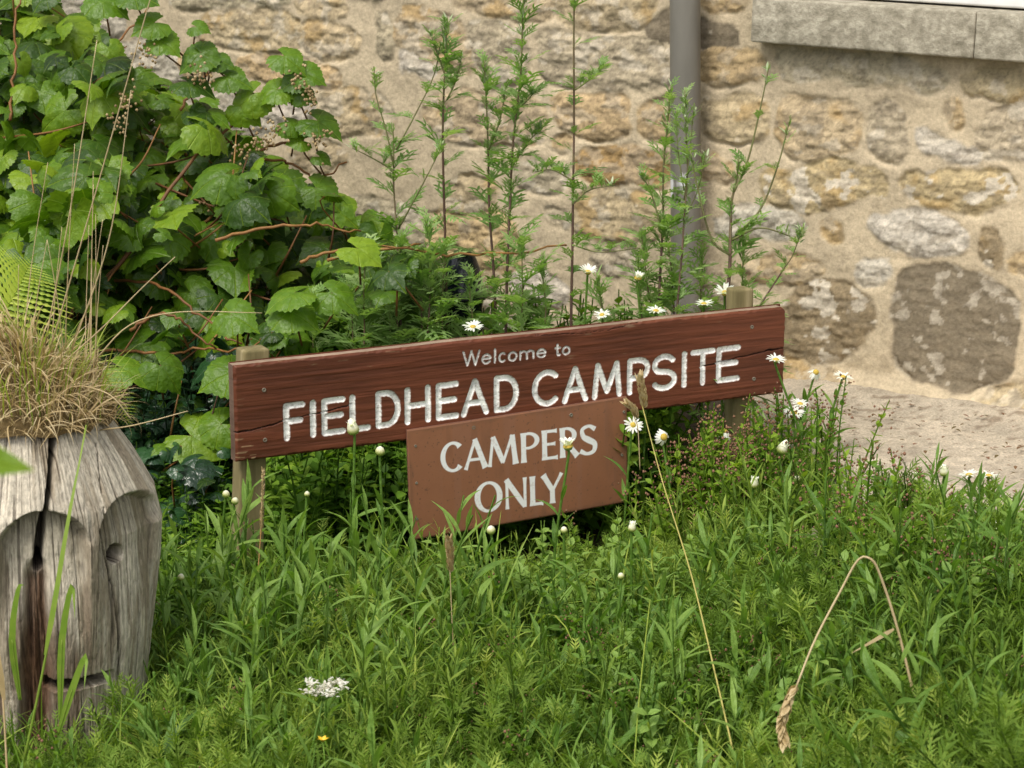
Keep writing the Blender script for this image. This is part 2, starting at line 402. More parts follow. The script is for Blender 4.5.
# ------------------------------------------------------------------ house wall
YAWW = R(33)
D = np.array([math.cos(YAWW), -math.sin(YAWW), 0]); NW = np.array([-math.sin(YAWW), -math.cos(YAWW), 0]); Z = np.array([0, 0, 1.0])
P0 = np.array([0, 5.9, 0.0])
def wall_uv(px, py, off=0.0):
    p = hit(px, py, P0 + NW * off, NW); return np.array([np.dot(p - P0, D), p[2]])
def wp(u, v, o=0.0):
    return P0 + D * u + Z * v + NW * o
ST = [  # traced stones: kind, outline in photograph pixels
('B', [(195,18),(250,12),(290,12),(303,28),(300,50),(270,52),(235,48),(198,42)]), ('B', [(304,24),(335,22),(358,36),(358,50),(335,56),(308,54)]),
('B', [(300,-4),(340,-6),(352,8),(330,16),(306,12)]), ('G', [(170,-30),(290,-32),(292,4),(220,7),(172,8)]),
('O', [(236,64),(258,59),(300,62),(334,68),(337,82),(300,86),(250,80)]), ('O', [(165,58),(215,58),(226,72),(168,78)]),
('B', [(318,96),(345,88),(385,93),(396,120),(390,133),(340,132),(318,122)]), ('W', [(268,92),(312,94),(312,122),(272,124)]),
('B', [(290,142),(335,142),(348,156),(340,168),(292,166)]), ('B', [(394,12),(420,12),(455,20),(470,38),(478,76),(445,72),(410,50),(396,44)]),
('G', [(470,22),(520,26),(528,50),(524,80),(485,82),(476,45)]), ('G', [(376,14),(387,18),(391,58),(380,56)]), ('W', [(400,54),(425,58),(440,74),(402,70)]),
('B', [(456,-8),(560,-8),(557,14),(535,20),(505,14),(460,4)]), ('B', [(562,-5),(655,-8),(655,14),(630,30),(580,27),(562,18)]),
('D', [(647,22),(668,12),(700,18),(738,30),(735,44),(700,44),(665,40),(650,35)]), ('G', [(538,35),(570,33),(600,42),(640,40),(690,44),(690,78),(640,84),(600,80),(570,82),(545,80),(538,60)]),
('B', [(424,98),(460,94),(500,98),(540,106),(545,130),(535,140),(480,142),(440,138),(424,120)]), ('O', [(554,95),(600,94),(628,98),(631,130),(600,136),(575,130),(556,118)]),
('O', [(640,101),(690,100),(694,135),(640,135)]), ('O', [(551,138),(570,136),(570,146),(553,148)]), ('OO', [(577,150),(620,145),(660,150),(675,160),(670,184),(640,187),(600,185),(578,172)]),
('G', [(515,165),(545,160),(564,172),(563,186),(540,190),(516,182)]), ('B', [(577,196),(610,190),(655,196),(668,214),(660,236),(620,240),(580,232),(575,212)]),
('G', [(543,205),(568,208),(570,226),(548,222)]), ('G', [(590,254),(640,252),(645,272),(600,276)]), ('W', [(508,275),(545,272),(570,285),(566,304),(520,302)]),
('B', [(447,180),(497,182),(497,215),(450,212)]), ('O', [(702,52),(740,50),(764,58),(762,80),(735,84),(706,78)]), ('B', [(702,100),(735,97),(762,106),(765,138),(735,143),(704,134)]),
('O', [(700,155),(728,158),(730,178),(700,180)]), ('O', [(702,-8),(755,-8),(750,5),(730,8),(704,2)]), ('O', [(740,262),(790,255),(826,262),(815,278),(770,278),(742,272)]),
('W', [(715,212),(764,208),(790,213),(806,225),(800,234),(764,238),(720,235)]), ('G', [(690,285),(735,280),(738,305),(692,308)]),
('G', [(782,50),(830,56),(870,62),(945,66),(948,85),(930,90),(905,83),(880,88),(850,82),(820,80),(785,82),(780,65)]), ('B', [(962,65),(1035,68),(1035,98),(985,95),(964,84)]),
('B', [(778,103),(810,98),(850,102),(860,118),(860,145),(840,154),(795,153),(778,140)]), ('G', [(871,108),(890,104),(900,112),(904,140),(905,153),(890,159),(874,152),(870,135)]),
('O', [(951,97),(962,97),(964,120),(958,128),(951,118)]), ('G', [(995,108),(1035,104),(1045,162),(1010,163),(985,152),(978,138)]), ('W', [(920,126),(940,142),(972,149),(985,154),(950,156),(926,146)]),
('OW', [(762,170),(800,165),(850,165),(880,170),(886,185),(875,196),(835,205),(790,206),(762,196)]), ('OW', [(904,176),(930,170),(985,172),(1012,182),(1017,195),(1000,208),(965,208),(925,198),(908,192)]),
('W', [(866,222),(890,214),(930,212),(960,224),(967,240),(955,253),(910,252),(875,240)]), ('B', [(823,222),(835,222),(842,238),(838,242),(826,236)]),
('K', [(980,235),(995,230),(1005,245),(1003,260),(985,260),(978,250)]), ('O', [(1018,258),(1035,250),(1035,272),(1019,268)]), ('W', [(857,264),(872,261),(889,266),(887,277),(868,279),(858,272)]),
('K', [(786,290),(820,283),(855,285),(873,298),(878,320),(865,340),(845,358),(815,364),(784,362),(770,330)]),
('D', [(903,270),(925,267),(950,270),(990,278),(1012,292),(1020,310),(1014,340),(1005,375),(975,390),(940,382),(905,374),(896,345),(898,310)]),
]
KC = {'B': (.41, .325, .205), 'G': (.375, .315, .22), 'O': (.40, .295, .165), 'OO': (.38, .25, .11), 'OW': (.42, .33, .19), 'W': (.46, .41, .34), 'D': (.215, .175, .12), 'K': (.28, .215, .13)}
US, VS = 0.0045, 0.0045
uu = np.arange(-3.2, 2.3, US); vv = np.arange(-0.3, 2.2, VS)
U, V = np.meshgrid(uu, vv)
wx = (fbm(U * 9, V * 9, 3, 1) - .5) * .05; wy = (fbm(U * 9, V * 9, 3, 5) - .5) * .05
Ux, Vx = U + wx * .7 + (fbm(U * 30, V * 30, 3, 9) - .5) * .018, V + wy * .7 + (fbm(U * 30, V * 30, 3, 12) - .5) * .018
SD = np.full(U.shape, -0.2); SID = np.full(U.shape, -1); TILT = np.zeros(U.shape)
kinds = []
def stamp(poly, kind):
    lo = poly.min(0) - .06; hi = poly.max(0) + .06
    i0, i1 = np.searchsorted(vv, [lo[1], hi[1]]); j0, j1 = np.searchsorted(uu, [lo[0], hi[0]])
    if i1 - i0 < 2 or j1 - j0 < 2: return
    sl = (slice(i0, i1), slice(j0, j1))
    sd = poly_sd(Ux[sl], Vx[sl], poly)
    b = sd > SD[sl]
    SD[sl] = np.where(b, sd, SD[sl]); SID[sl] = np.where(b, len(kinds), SID[sl])
    c = poly.mean(0); hh = (hi[1] - lo[1]) * .5
    TILT[sl] = np.where(b, np.clip((c[1] - V[sl]) / hh, -1, 1), TILT[sl])
    kinds.append(kind)
for k, pl in ST:
    pts = np.array([wall_uv(x, y) for x, y in pl])
    stamp(chaikin(pts, 1), k)
traced = SD.copy()
g = np.random.default_rng(21)
v0 = -.25
while v0 < 2.15:                                            # the coursed rest of the wall
    hgt = g.uniform(.11, .17); u0 = -4 + g.uniform(0, .3)
    while u0 < 3:
        ln = g.uniform(.14, .42)
        c = np.array([u0 + ln / 2, v0 + hgt / 2])
        i = np.clip(np.searchsorted(vv, c[1]), 0, len(vv) - 1); j = np.clip(np.searchsorted(uu, c[0]), 0, len(uu) - 1)
        jj = [np.clip(np.searchsorted(uu, q), 0, len(uu) - 1) for q in (u0 + .03, u0 + ln - .03)]
        ii = [np.clip(np.searchsorted(vv, q), 0, len(vv) - 1) for q in (v0 + .02, v0 + hgt - .02)]
        if max(traced[i, j], *[traced[a, b] for a in ii for b in jj]) < -.012:
            sl_ = -0.035
            q = np.array([(0, 0), (.5, -.04), (1, .02), (1.0, .5), (.98, 1), (.5, 1.03), (.02, .97), (0, .5)]) + g.normal(0, .035, (8, 2))
            p = np.c_[u0 + .012 + q[:, 0] * (ln - .024), v0 + .012 + q[:, 1] * (hgt - .024)]
            p[:, 1] += (p[:, 0] - 0) * sl_ * 0
            stamp(chaikin(p, 1), g.choice(['B', 'B', 'G', 'O', 'W', 'K', 'B']))
        u0 += ln
    v0 += hgt
smear = (fbm(U * 16, V * 16, 4, 110) - .5) * .03; ins = smooth(SD + .012 + np.clip(smear, -.03, .004), -.004, .007); SD = SD + .012
rough = fbm(U * 26, V * 30, 5, 2) - .5; ridg = abs(fbm(U * 14, V * 26, 4, 8) - .5)
fq_ = fbm(U * 15, V * 24, 4, 77) * 8; fac_ = (np.floor(fq_) + smooth(fq_ % 1, .72, 1)) / 8 - .5; strata = fbm(U * 9, V * 70, 4, 88) - .5; Hs = .001 + .004 * smooth(SD, 0, .03) + strata * .008 + rough * .009 + (fbm(U * 75, V * 95, 3, 101) - .5) * .007 + (fac_ * .016 - ridg * .008) + .004 + TILT * .0045
Hm = (fbm(U * 9, V * 9, 3, 4) - .5) * .012 + (fbm(U * 60, V * 60, 2, 14) - .5) * .003 + .004
Hs = np.where(np.array([k == 'D' for k in kinds])[np.clip(SID, 0, None)], Hs * .45, Hs); hin = smooth(SD + np.clip(smear, -.03, .004), -.006, .012); H = Hm * (1 - hin) + Hs * hin
H -= .009 * np.exp(-((SD + .0) / .006) ** 2) * smooth(TILT, .1, .8) * smooth(fbm(U * 7, V * 7, 2, 31), .38, .6)
base = smooth(-V, -.06, .02)                                # footing ledge at the foot of the wall
H += .05 * base * (fbm(U * 6, V * 3, 3, 40) + .4) * smooth(U, -.2, .5)
mort = np.array([.495, .405, .28])
kc = np.array([KC[k] for k in kinds]); tone = g.normal(1, .07, len(kinds))[:, None] * (1 + g.normal(0, .008, (len(kinds), 3)))
Cst = (kc * tone)[np.clip(SID, 0, None)]
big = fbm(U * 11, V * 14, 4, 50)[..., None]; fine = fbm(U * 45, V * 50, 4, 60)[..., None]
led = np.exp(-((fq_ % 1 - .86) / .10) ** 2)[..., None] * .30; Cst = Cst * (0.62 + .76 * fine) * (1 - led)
kk = np.array([{'B': 0, 'G': 1, 'O': 2, 'OO': 2, 'OW': 3, 'W': 4, 'D': 5, 'K': 6}[k] for k in kinds])[np.clip(SID, 0, None)][..., None]
och = smooth(big, .56, .70) * np.isin(kk, [0, 3, 6]) * .5
Cst = Cst * (1 - och) + np.array([.40, .255, .09]) * och
lich = smooth(fbm(U * 24, V * 30, 5, 70)[..., None] - .05 * (kk == 5), .56, .60) * np.select([kk == 5, kk == 6, kk == 3, kk == 4, kk == 1, kk == 0], [.8, .9, .9, .7, .5, .45], .3)
Cst = Cst * (1 - lich) + np.array([.52, .46, .37]) * lich
Cst = np.where(kk == 5, Cst * .7 + .3 * np.array([.165, .135, .092]), Cst); dk = smooth(fbm(U * 26, V * 44, 5, 80)[..., None], .57, .70) * .45
Cst = Cst * (1 - dk) + np.array([.16, .13, .09]) * dk
Cm = mort * (0.84 + .32 * fbm(U * 5, V * 5, 4, 90)[..., None]) * (0.8 + .4 * fbm(U * 28, V * 28, 4, 66)[..., None])
Cst = Cst * 1.07
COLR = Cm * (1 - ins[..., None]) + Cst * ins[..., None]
COLR *= 1 - .5 * (np.exp(-((SD) / .005) ** 2) * smooth(TILT, .2, .8) * smooth(fbm(U * 9, V * 9, 2, 33), .4, .6))[..., None] * .5  # overhang shade along the stones' lower edges, painted into the wall colour
# sill position
sa = wall_uv(750, 42, .06); sb = wall_uv(1024, 63, .06)
sdv = norm(np.array([sb[0] - sa[0], sb[1] - sa[1]])); SILH = .108
sd3 = D * sdv[0] + Z * sdv[1]; su3 = np.cross(sd3, -NW) * 1.0
su3 = su3 if su3[2] > 0 else -su3
sill_band = smooth(V, sa[1] - .1, sa[1]) * smooth(U, sa[0] - .1, sa[0] + .05) * (fbm(U * 8, V * 8, 3, 95) + .2)
COLR = COLR * (1 - .5 * sill_band[..., None]) + np.array([.12, .115, .07]) * .5 * sill_band[..., None]   # wall colour blended darker and olive towards the sill's underside
PT = P0 + U[..., None] * D + V[..., None] * Z + H[..., None] * NW
win_u0, win_v0 = sa[0] + .12, sa[1] + .06
keep = ~((U[:-1, :-1] > win_u0) & (V[:-1, :-1] > win_v0) & (U[:-1, :-1] < win_u0 + 1.3))
house = empty('stone_house', P0 + D * 0, 'old house wall of buff and ochre rubble stone with thick sandy mortar', 'house')
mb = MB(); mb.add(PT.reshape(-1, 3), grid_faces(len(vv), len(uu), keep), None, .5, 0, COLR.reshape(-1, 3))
# back, ends and top make the wall a real 0.45 m thick wall
for a, b in (((-4, -.3), (-4, 2.19)),): pass
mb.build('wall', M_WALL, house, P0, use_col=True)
def hpart(m, name, mats, **k):
    return m.build(name, mats, house, P0, **k)
mb = MB(); box(mb, wp(-3.2, -.3, -.45), D * 5.49, Z * 2.5, NW * .3); hpart(mb, 'inner_wall', M_SOIL, smoothf=False)
# sill: two slabs with a joint
o = wp(sa[0], sa[1], .06)
Ls = .98 * float(np.linalg.norm(sb - sa)) * (230 / 274)
def slab(name, start, length):
    nx, ny = int(length / .006), int(SILH / .006)
    m = MB(); box(m, o + sd3 * start - NW * .22, sd3 * length, su3 * SILH, NW * .22, bevel=.006)
    ob = hpart(m, name, M_SILL); 
    return ob
slab('window_sill', 0, Ls); slab('window_sill', Ls + .0012, .9)
mb = MB(); ft = wp(win_u0 - .02, sa[1], -.10) + su3 * (SILH + .002)
box(mb, ft, sd3 * 1.36, su3 * .07, NW * .05, bevel=.006); wf = hpart(mb, 'window_frame', M_WHITE)
m_, t_, p_ = mat('dark window glass'); p_.inputs['Base Color'].default_value = (.02, .025, .03, 1); p_.inputs['Roughness'].default_value = .06
mb = MB(); box(mb, ft + su3 * .07 + NW * .015, sd3 * 1.36, su3 * .9, NW * .008); gp = mb.build('pane', m_, wf, P0)

# ------------------------------------------------------------------ drainpipe
m_, t_, p_ = mat('grey brown pipe paint'); L = t_.links.new
a = N(t_, 'ShaderNodeNewGeometry'); nz = N(t_, 'ShaderNodeTexNoise', Scale=14.0, Detail=6.0); mp = N(t_, 'ShaderNodeMapping'); mp.inputs['Scale'].default_value = (1, 1, .25)
L(a.outputs['Position'], mp.inputs[0]); L(mp.outputs[0], nz.inputs['Vector'])
r_ = ramp(t_, nz.outputs[0], [(.3, (.135, .125, .105)), (.6, (.185, .172, .147)), (.72, (.23, .215, .185))]); 
sx = N(t_, 'ShaderNodeAttribute', attribute_name='tint'); nz2 = N(t_, 'ShaderNodeTexNoise', Scale=38.0, Detail=4.0); L(mp.outputs[0], nz2.inputs['Vector'])
mu = N(t_, 'ShaderNodeMath', operation='MULTIPLY'); L(sx.outputs['Fac'], mu.inputs[0]); L(nz2.outputs[0], mu.inputs[1])
th = N(t_, 'ShaderNodeMapRange'); L(mu.outputs[0], th.inputs[0]); th.inputs[1].default_value = .40; th.inputs[2].default_value = .52
mx = N(t_, 'ShaderNodeMix', data_type='RGBA'); L(th.outputs[0], mx.inputs[0]); L(r_.outputs[0], mx.inputs[6]); mx.inputs[7].default_value = (.62, .62, .63, 1)
L(mx.outputs[2], p_.inputs['Base Color']); p_.inputs['Roughness'].default_value = .5; M_PIPE = m_
pb = wall_uv(686, 305, .075); pt = wall_uv(685, 0, .075)
pr = 0.5 * 30.5 / F * np.linalg.norm(wp(pt[0], pt[1], .075) - CAM)
dp = empty('drainpipe', wp(pb[0], 0, .075), 'round grey brown drainpipe fixed upright against the stone wall', 'drainpipe')
zz = np.linspace(0.02, 2.1, 80); up = pb[0] + (pt[0] - pb[0]) * (zz - pb[1]) / (pt[1] - pb[1])
pts = np.array([wp(u_, z_, .075) for u_, z_ in zip(up, zz)])
spl = wall_uv(682, 183, .075)[1]
mb = MB(); tn = np.repeat(1.0 * np.exp(-((zz - spl) / .055) ** 2), 20)
tube(mb, pts, pr, 20, np.r_[tn, 0, 0]); mb.build('pipe', M_PIPE, dp, dp.location)
for zc in (0.12, 1.9):
    mb = MB(); c = np.array([wp(np.interp(zc, zz, up), zc, .075)])[0]
    tube(mb, np.array([c - Z * .02, c + Z * .02]), pr + .004, 20, 0.0); box(mb, c - D * .06 - NW * .07, D * .12, Z * .03, NW * .012); mb.build('bracket', M_PIPE, dp, dp.location)

# ------------------------------------------------------------------ ground and path
def gz(x, y):
    return -0.03 - 0.22 * smooth((.85 - x) / .55) * smooth((5.45 - y) / 1.1)
gx = np.r_[-400, -60, -12, np.arange(-4, 4.01, .08), 12, 60, 400]; gy = np.r_[-400, -60, -8, np.arange(-1, 7.6, .08), 12, 60, 400]
GX, GY = np.meshgrid(gx, gy); GZ = gz(GX, GY) + (fbm(GX * 5, GY * 5, 3) - .5) * .03
mb = MB(); mb.add(np.stack([GX, GY, GZ], -1).reshape(-1, 3), grid_faces(len(gy), len(gx))); tag(mb.build('ground', M_SOIL), kind='structure')
M_PATH = col_mat('trodden gritty path', .5, 190, .95, .008)
px_ = np.arange(.55, 3.2, .012); py_ = np.arange(2.2, 6.2, .012); PX, PY = np.meshgrid(px_, py_)
q = (PX - P0[0]) * NW[0] + (PY - P0[1]) * NW[1]
PZ = .0 + (fbm(PX * 6, PY * 6, 4, 3) - .5) * .02 + (fbm(PX * 60, PY * 60, 2, 5) - .5) * .008 + .02 * smooth(.25 - q, 0, .25)
edge = .62 + (fbm(PX * 3, PY * 3, 3, 6) - .5) * .3
PZ -= .12 * smooth(edge - PX, -.05, .15)
pc = np.array([.52, .445, .345]) * (.72 + .56 * fbm(PX * 9, PY * 9, 4, 7)[..., None]) * (.75 + .5 * fbm(PX * 55, PY * 55, 3, 8)[..., None])
deb = smooth(fbm(PX * 42, PY * 60, 3, 17)[..., None], .63, .7) * (.3 + .7 * smooth(.6 - q[..., None], 0, .5)); pc = pc * (1 - deb * .6) + np.array([.15, .095, .055]) * deb * .6
mb = MB(); mb.add(np.stack([PX, PY, PZ], -1).reshape(-1, 3), grid_faces(len(py_), len(px_), keep=(q[:-1, :-1] > -.05)), None, .5, 0, pc.reshape(-1, 3)); tag(mb.build('path', M_PATH, use_col=True), kind='structure')

# ------------------------------------------------------------------ campsite sign
BL = at(236.5, 462.5, 4.2); BR = at(784, 393, 4.77); TL = at(236.5, 364.5, 4.2)
ux = norm(BR - BL); LEN = float(np.linalg.norm(BR - BL)); upv = norm((TL - BL) - ux * np.dot(TL - BL, ux)); HGT = float(np.dot(TL - BL, upv))
nB = np.cross(ux, upv); nB = nB if nB[1] < 0 else -nB
def b_st(px, py, off=0.0):
    p = hit(px, py, BL + nB * off, nB) - BL; return np.array([np.dot(p, ux), np.dot(p, upv)])
def bp_(s, t, o=0.0):
    return BL + ux * s + upv * t + nB * o
def arc(cx, cy, rx, ry, a0, a1, n=14):
    a = np.radians(np.linspace(a0, a1, n)); return list(zip(cx + rx * np.cos(a), cy + ry * np.sin(a)))
SK = {
 'F': [[(0, 0), (0, 1)], [(0, 1), (1, 1)], [(0, .52), (.85, .52)]], 'I': [[(.5, 0), (.5, 1)]], 'L': [[(0, 1), (0, 0), (1, 0)]],
 'E': [[(1, 1), (0, 1), (0, 0), (1, 0)], [(0, .52), (.9, .52)]], 'D': [[(0, 0), (0, 1), (.4, 1)] + arc(.4, .5, .6, .5, 90, -90) + [(0, 0)]],
 'H': [[(0, 0), (0, 1)], [(1, 0), (1, 1)], [(0, .5), (1, .5)]], 'A': [[(0, 0), (.5, 1), (1, 0)], [(.2, .33), (.8, .33)]],
 'C': [arc(.55, .5, .55, .5, 48, 312, 20)], 'M': [[(0, 0), (.12, 1), (.5, .15), (.88, 1), (1, 0)]], 'P': [[(0, 0), (0, 1), (.5, 1)] + arc(.5, .72, .5, .28, 90, -90) + [(0, .44)]],
 'S': [arc(.5, .74, .46, .26, 30, 230, 12) + arc(.5, .25, .5, .26, 70, -150, 12)], 'T': [[(0, 1), (1, 1)], [(.5, 1), (.5, 0)]],
 'W': [[(0, 1), (.25, 0), (.5, 1), (.75, 0), (1, 1)]], 'e': [[(0.02, .36)] + [(1, .36)] + arc(.5, .33, .5, .33, 5, 325, 18)], 'l': [[(.5, 0), (.5, 1)]],
 'c': [arc(.5, .33, .5, .33, 50, 310, 14)], 'o': [arc(.5, .33, .5, .33, 0, 360, 20)], 't': [[(.45, .95), (.45, .15), (.6, 0), (1, .02)], [(0, .66), (1, .66)]],
 'm': [[(0, 0), (0, .66)], [(0, .5)] + arc(.25, .43, .25, .22, 170, 0, 8) + [(.5, 0)], [(.5, .45)] + arc(.75, .43, .25, .22, 170, 0, 8) + [(1, 0)]],
}
bs = np.arange(0, LEN + .0006, .00125); bt = np.arange(0, HGT + .0006, .00125)
BS, BT = np.meshgrid(bs, bt)
def text_dist(items, l0, l1, r):
    """items: (char, px_left, px_right); l0/l1: (x, ytop, ybottom) text line in pixels at two ends"""
    out = np.full(BS.shape, 1.0)
    for ch, xa, xb in items:
        def corner(x, f):
            k = (x - l0[0]) / (l1[0] - l0[0]); yt = l0[1] + k * (l1[1] - l0[1]); yb = l0[2] + k * (l1[2] - l0[2])
            return b_st(x, yb + (yt - yb) * f)
        a, b = corner(xa, 0), corner(xb, 0); c = corner(.5 * (xa + xb), 1)
        x0, x1, y0a, y0b, y1 = a[0] + r, b[0] - r, a[1] + r, b[1] + r, c[1] - r
        if x1 < x0: x0 = x1 = .5 * (x0 + x1)
        for stq in SK[ch]:
            pl = [(x0 + X * (x1 - x0), (y0a + (y0b - y0a) * X) + Y * (y1 - .5 * (y0a + y0b))) for X, Y in stq]
            pa = np.array(pl); lo = pa.min(0) - .02; hi = pa.max(0) + .02
            i0, i1 = np.searchsorted(bt, [lo[1], hi[1]]); j0, j1 = np.searchsorted(bs, [lo[0], hi[0]])
            sl = (slice(i0, i1), slice(j0, j1)); out[sl] = np.minimum(out[sl], capsule(BS[sl], BT[sl], pl))
    return out
big_t = [('F', 284, 306), ('I', 308, 319), ('E', 322, 346), ('L', 350, 371), ('D', 376, 401), ('H', 405, 431), ('E', 436, 459), ('A', 461, 489), ('D', 494, 519),
         ('C', 532, 560), ('A', 562, 588), ('M', 592, 622), ('P', 627, 650), ('S', 651, 677), ('I', 679, 689), ('T', 690, 715), ('E', 716, 740)]
RB, RS = .0063, .0022
dB = text_dist(big_t, (295, 401.5, 440), (728, 345.5, 382), RB)
dS = text_dist([('W', 462.5, 480.5), ('e', 481.5, 491.5), ('l', 493, 497), ('c', 498.5, 506.8), ('o', 508, 517.5), ('m', 519.5, 534.5), ('e', 536.5, 546.5), ('t', 554.5, 561), ('o', 562, 570.5)], (466, 350.5, 366.5), (569, 341, 354), RS)
nb = (fbm(BS * 260, BT * 260, 3, 2) - .5); nb2 = fbm(BS * 30, BT * 120, 4, 4) - .5
paintB = smooth(RB - dB + nb * .0016 + nb2 * .0008, -.0006, .0009); paintS = smooth(RS - dS + nb * .0016, -.0004, .0006)
grain = fbm(BS * 8, BT * 170, 5, 11); grain2 = fbm(BS * 3, BT * 40, 4, 15); blot = fbm(BS * 6, BT * 14, 4, 18)
Hb = (grain - .5) * .0016 + (grain2 - .5) * .0012
Hb -= .0052 * np.sqrt(np.clip(1 - (dB / RB) ** 2, 0, 1)) * (dB < RB) - .0008 * paintB * nb
Hb -= .002 * smooth(RS - dS, -.0005, .001)
def crack(pxs, width, depth):
    pts = [b_st(*p) for p in pxs]; d = capsule(BS, BT + (fbm(BS * 60, BT * 3, 3, 23) - .5) * .005, pts)
    return smooth(width - d + (fbm(BS * 50, BT * 20, 2, 27) - .5) * width, 0, width) * depth
cr = crack([(231, 434), (258, 429), (290, 419), (330, 410), (352, 404)], .0016, 1.0) + crack([(700, 368), (740, 357), (765, 351), (786, 347)], .002, 1.0) + crack([(536, 335), (600, 331), (640, 322)], .0006, .5)
cr = np.clip(cr, 0, 1); Hb -= .008 * cr
eb = np.minimum.reduce([BS, LEN - BS, BT, HGT - BT]); Hb -= .006 * (1 - smooth(eb + (fbm(BS * 90, BT * 90, 2, 6) - .5) * .004, 0, .006)) ** 2
tc = np.hypot(np.clip(BS - (LEN - .02), 0, 1), np.clip(BT - (HGT - .02), 0, 1)); 
wood = np.array([.122, .036, .0165]) * (.7 + .6 * grain[..., None]) * (.7 + .6 * blot[..., None])
wood = wood * (1 - .35 * smooth(grain2, .5, .65)[..., None]) + np.array([.16, .045, .022]) * .35 * smooth(grain2, .5, .65)[..., None]
worn = smooth(fbm(BS * 22, BT * 160, 5, 41) + .30 * smooth(BT, HGT - .02, HGT) * smooth(fbm(BS * 5, BS * 0, 2, 43), .3, .6) + .2 * smooth(.03 - BS, 0, .03) * (BT < .05), .80, .9)[..., None] * .5
wood = wood * (1 - worn) + np.array([.26, .17, .10]) * worn
chip = smooth(.028 - np.hypot(BS - .012, BT * .8) + (fbm(BS * 90, BT * 90, 3, 44) - .5) * .05, 0, .006)[..., None] * .7 * (fbm(BS * 25, BT * 190, 3, 47) > .5)[..., None]
wood = wood * (1 - chip) + np.array([.42, .27, .15]) * chip
wood = wood * (1 - .9 * cr[..., None]) + np.array([.012, .007, .005]) * .9 * cr[..., None]
white = np.array([.88, .875, .84]) * (.88 + .24 * fbm(BS * 120, BT * 120, 3, 51)[..., None])
pb_ = np.maximum(paintB, paintS * .8)[..., None] * (1 - .35 * smooth(fbm(BS * 220, BT * 220, 3, 55), .6, .7))[..., None]
colb = wood * (1 - pb_) + white * pb_
TH = .026
sign = empty('campsite_sign', bp_(LEN / 2, 0) * np.array([1, 1, 0]) + Z * -.2, 'weathered red brown campsite sign reading Welcome to Fieldhead Campsite with Campers Only plate', 'sign')
mb = MB(); ny, nx = BS.shape
# round the two upper corners a little, then front, four edges and back
S2 = BS.copy(); T2 = BT.copy()
k = smooth((BS - (LEN - .012)) / .012) * smooth((BT - (HGT - .012)) / .012); T2 -= .005 * k; S2 -= .004 * k
bow = .004 * np.sin(BS / LEN * PI)
sag = -.002 + .0025 * (fbm(BS * 4, BS * 0, 3, 71) - .5) * 2
T2 = T2 + sag * (BT / HGT)
Pf = BL + S2[..., None] * ux + T2[..., None] * upv + Hb[..., None] * nB
mb.add(Pf.reshape(-1, 3), grid_faces(ny, nx), None, .5, 0, colb.reshape(-1, 3))
def skirt(P, C, inner):
    n = len(P); dep = [0, .004, .012, .024, TH]
    rows = [P] + [P - nB * d + inner * (.0025 if d < TH else 0) * 0 + nB * 0 for d in dep[1:]]
    Vs = np.array(rows); cc = np.array([C] + [C * 0 + w_ for w_ in (1,) * 4])
    mb.add(Vs.reshape(-1, 3), grid_faces(5, n), None, .5, 0, cc.reshape(-1, 3))
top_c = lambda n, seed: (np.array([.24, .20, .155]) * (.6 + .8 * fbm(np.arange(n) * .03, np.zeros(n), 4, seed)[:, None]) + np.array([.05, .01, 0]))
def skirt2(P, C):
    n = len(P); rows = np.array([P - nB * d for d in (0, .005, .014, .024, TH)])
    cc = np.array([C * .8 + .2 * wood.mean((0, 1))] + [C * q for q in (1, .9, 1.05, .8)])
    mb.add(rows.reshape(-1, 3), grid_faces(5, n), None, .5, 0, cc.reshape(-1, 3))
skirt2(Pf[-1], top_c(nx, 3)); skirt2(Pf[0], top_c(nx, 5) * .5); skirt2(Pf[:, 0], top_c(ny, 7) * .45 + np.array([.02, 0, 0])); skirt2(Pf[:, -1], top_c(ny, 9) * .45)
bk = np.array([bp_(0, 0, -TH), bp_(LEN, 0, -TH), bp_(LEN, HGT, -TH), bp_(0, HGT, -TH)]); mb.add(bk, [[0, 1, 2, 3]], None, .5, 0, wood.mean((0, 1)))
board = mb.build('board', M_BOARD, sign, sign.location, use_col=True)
# posts
def post(px, wpx, topy, lean, name='post'):
    s0 = b_st(px, topy)[0]; wd = wpx / F * 4.4
    c = bp_(s0, b_st(px, topy, -TH)[1], -TH - .002)
    m = MB(); hgt = 0.0
    basez = -.45; h_ = c[2] - basez
    upd = norm(np.array([lean, 0, 1.0])); o_ = c - upd * h_ - ux * wd / 2 - nB * wd * .9
    n_ = 30
    box(m, o_, ux * wd, nB * wd * .9, upd * h_, bevel=.005)
    return m.build(name, M_POST, sign, sign.location)
post(262, 27.5, 350, .055); post(752, 23.5, 289, -.005)
def screw(st, off, par, r=.0045):
    m = MB(); c = BL + ux * st[0] + upv * st[1] + nB * off
    rot = np.stack([ux, upv, nB], -1)
    lathe(m, [(0.0001, -.0003), (r * .35, -.0004), (r * .4, .0002), (r * .8, .0008), (r, .0002), (r * 1.05, -.002)], 12, c, rot=rot)
    return m.build('screw', M_SCREW, par, par_origin)
par_origin = sign.location
for p in ((264, 390), (265, 440), (752, 327), (754, 379)): screw(b_st(*p), 0.0005, sign)
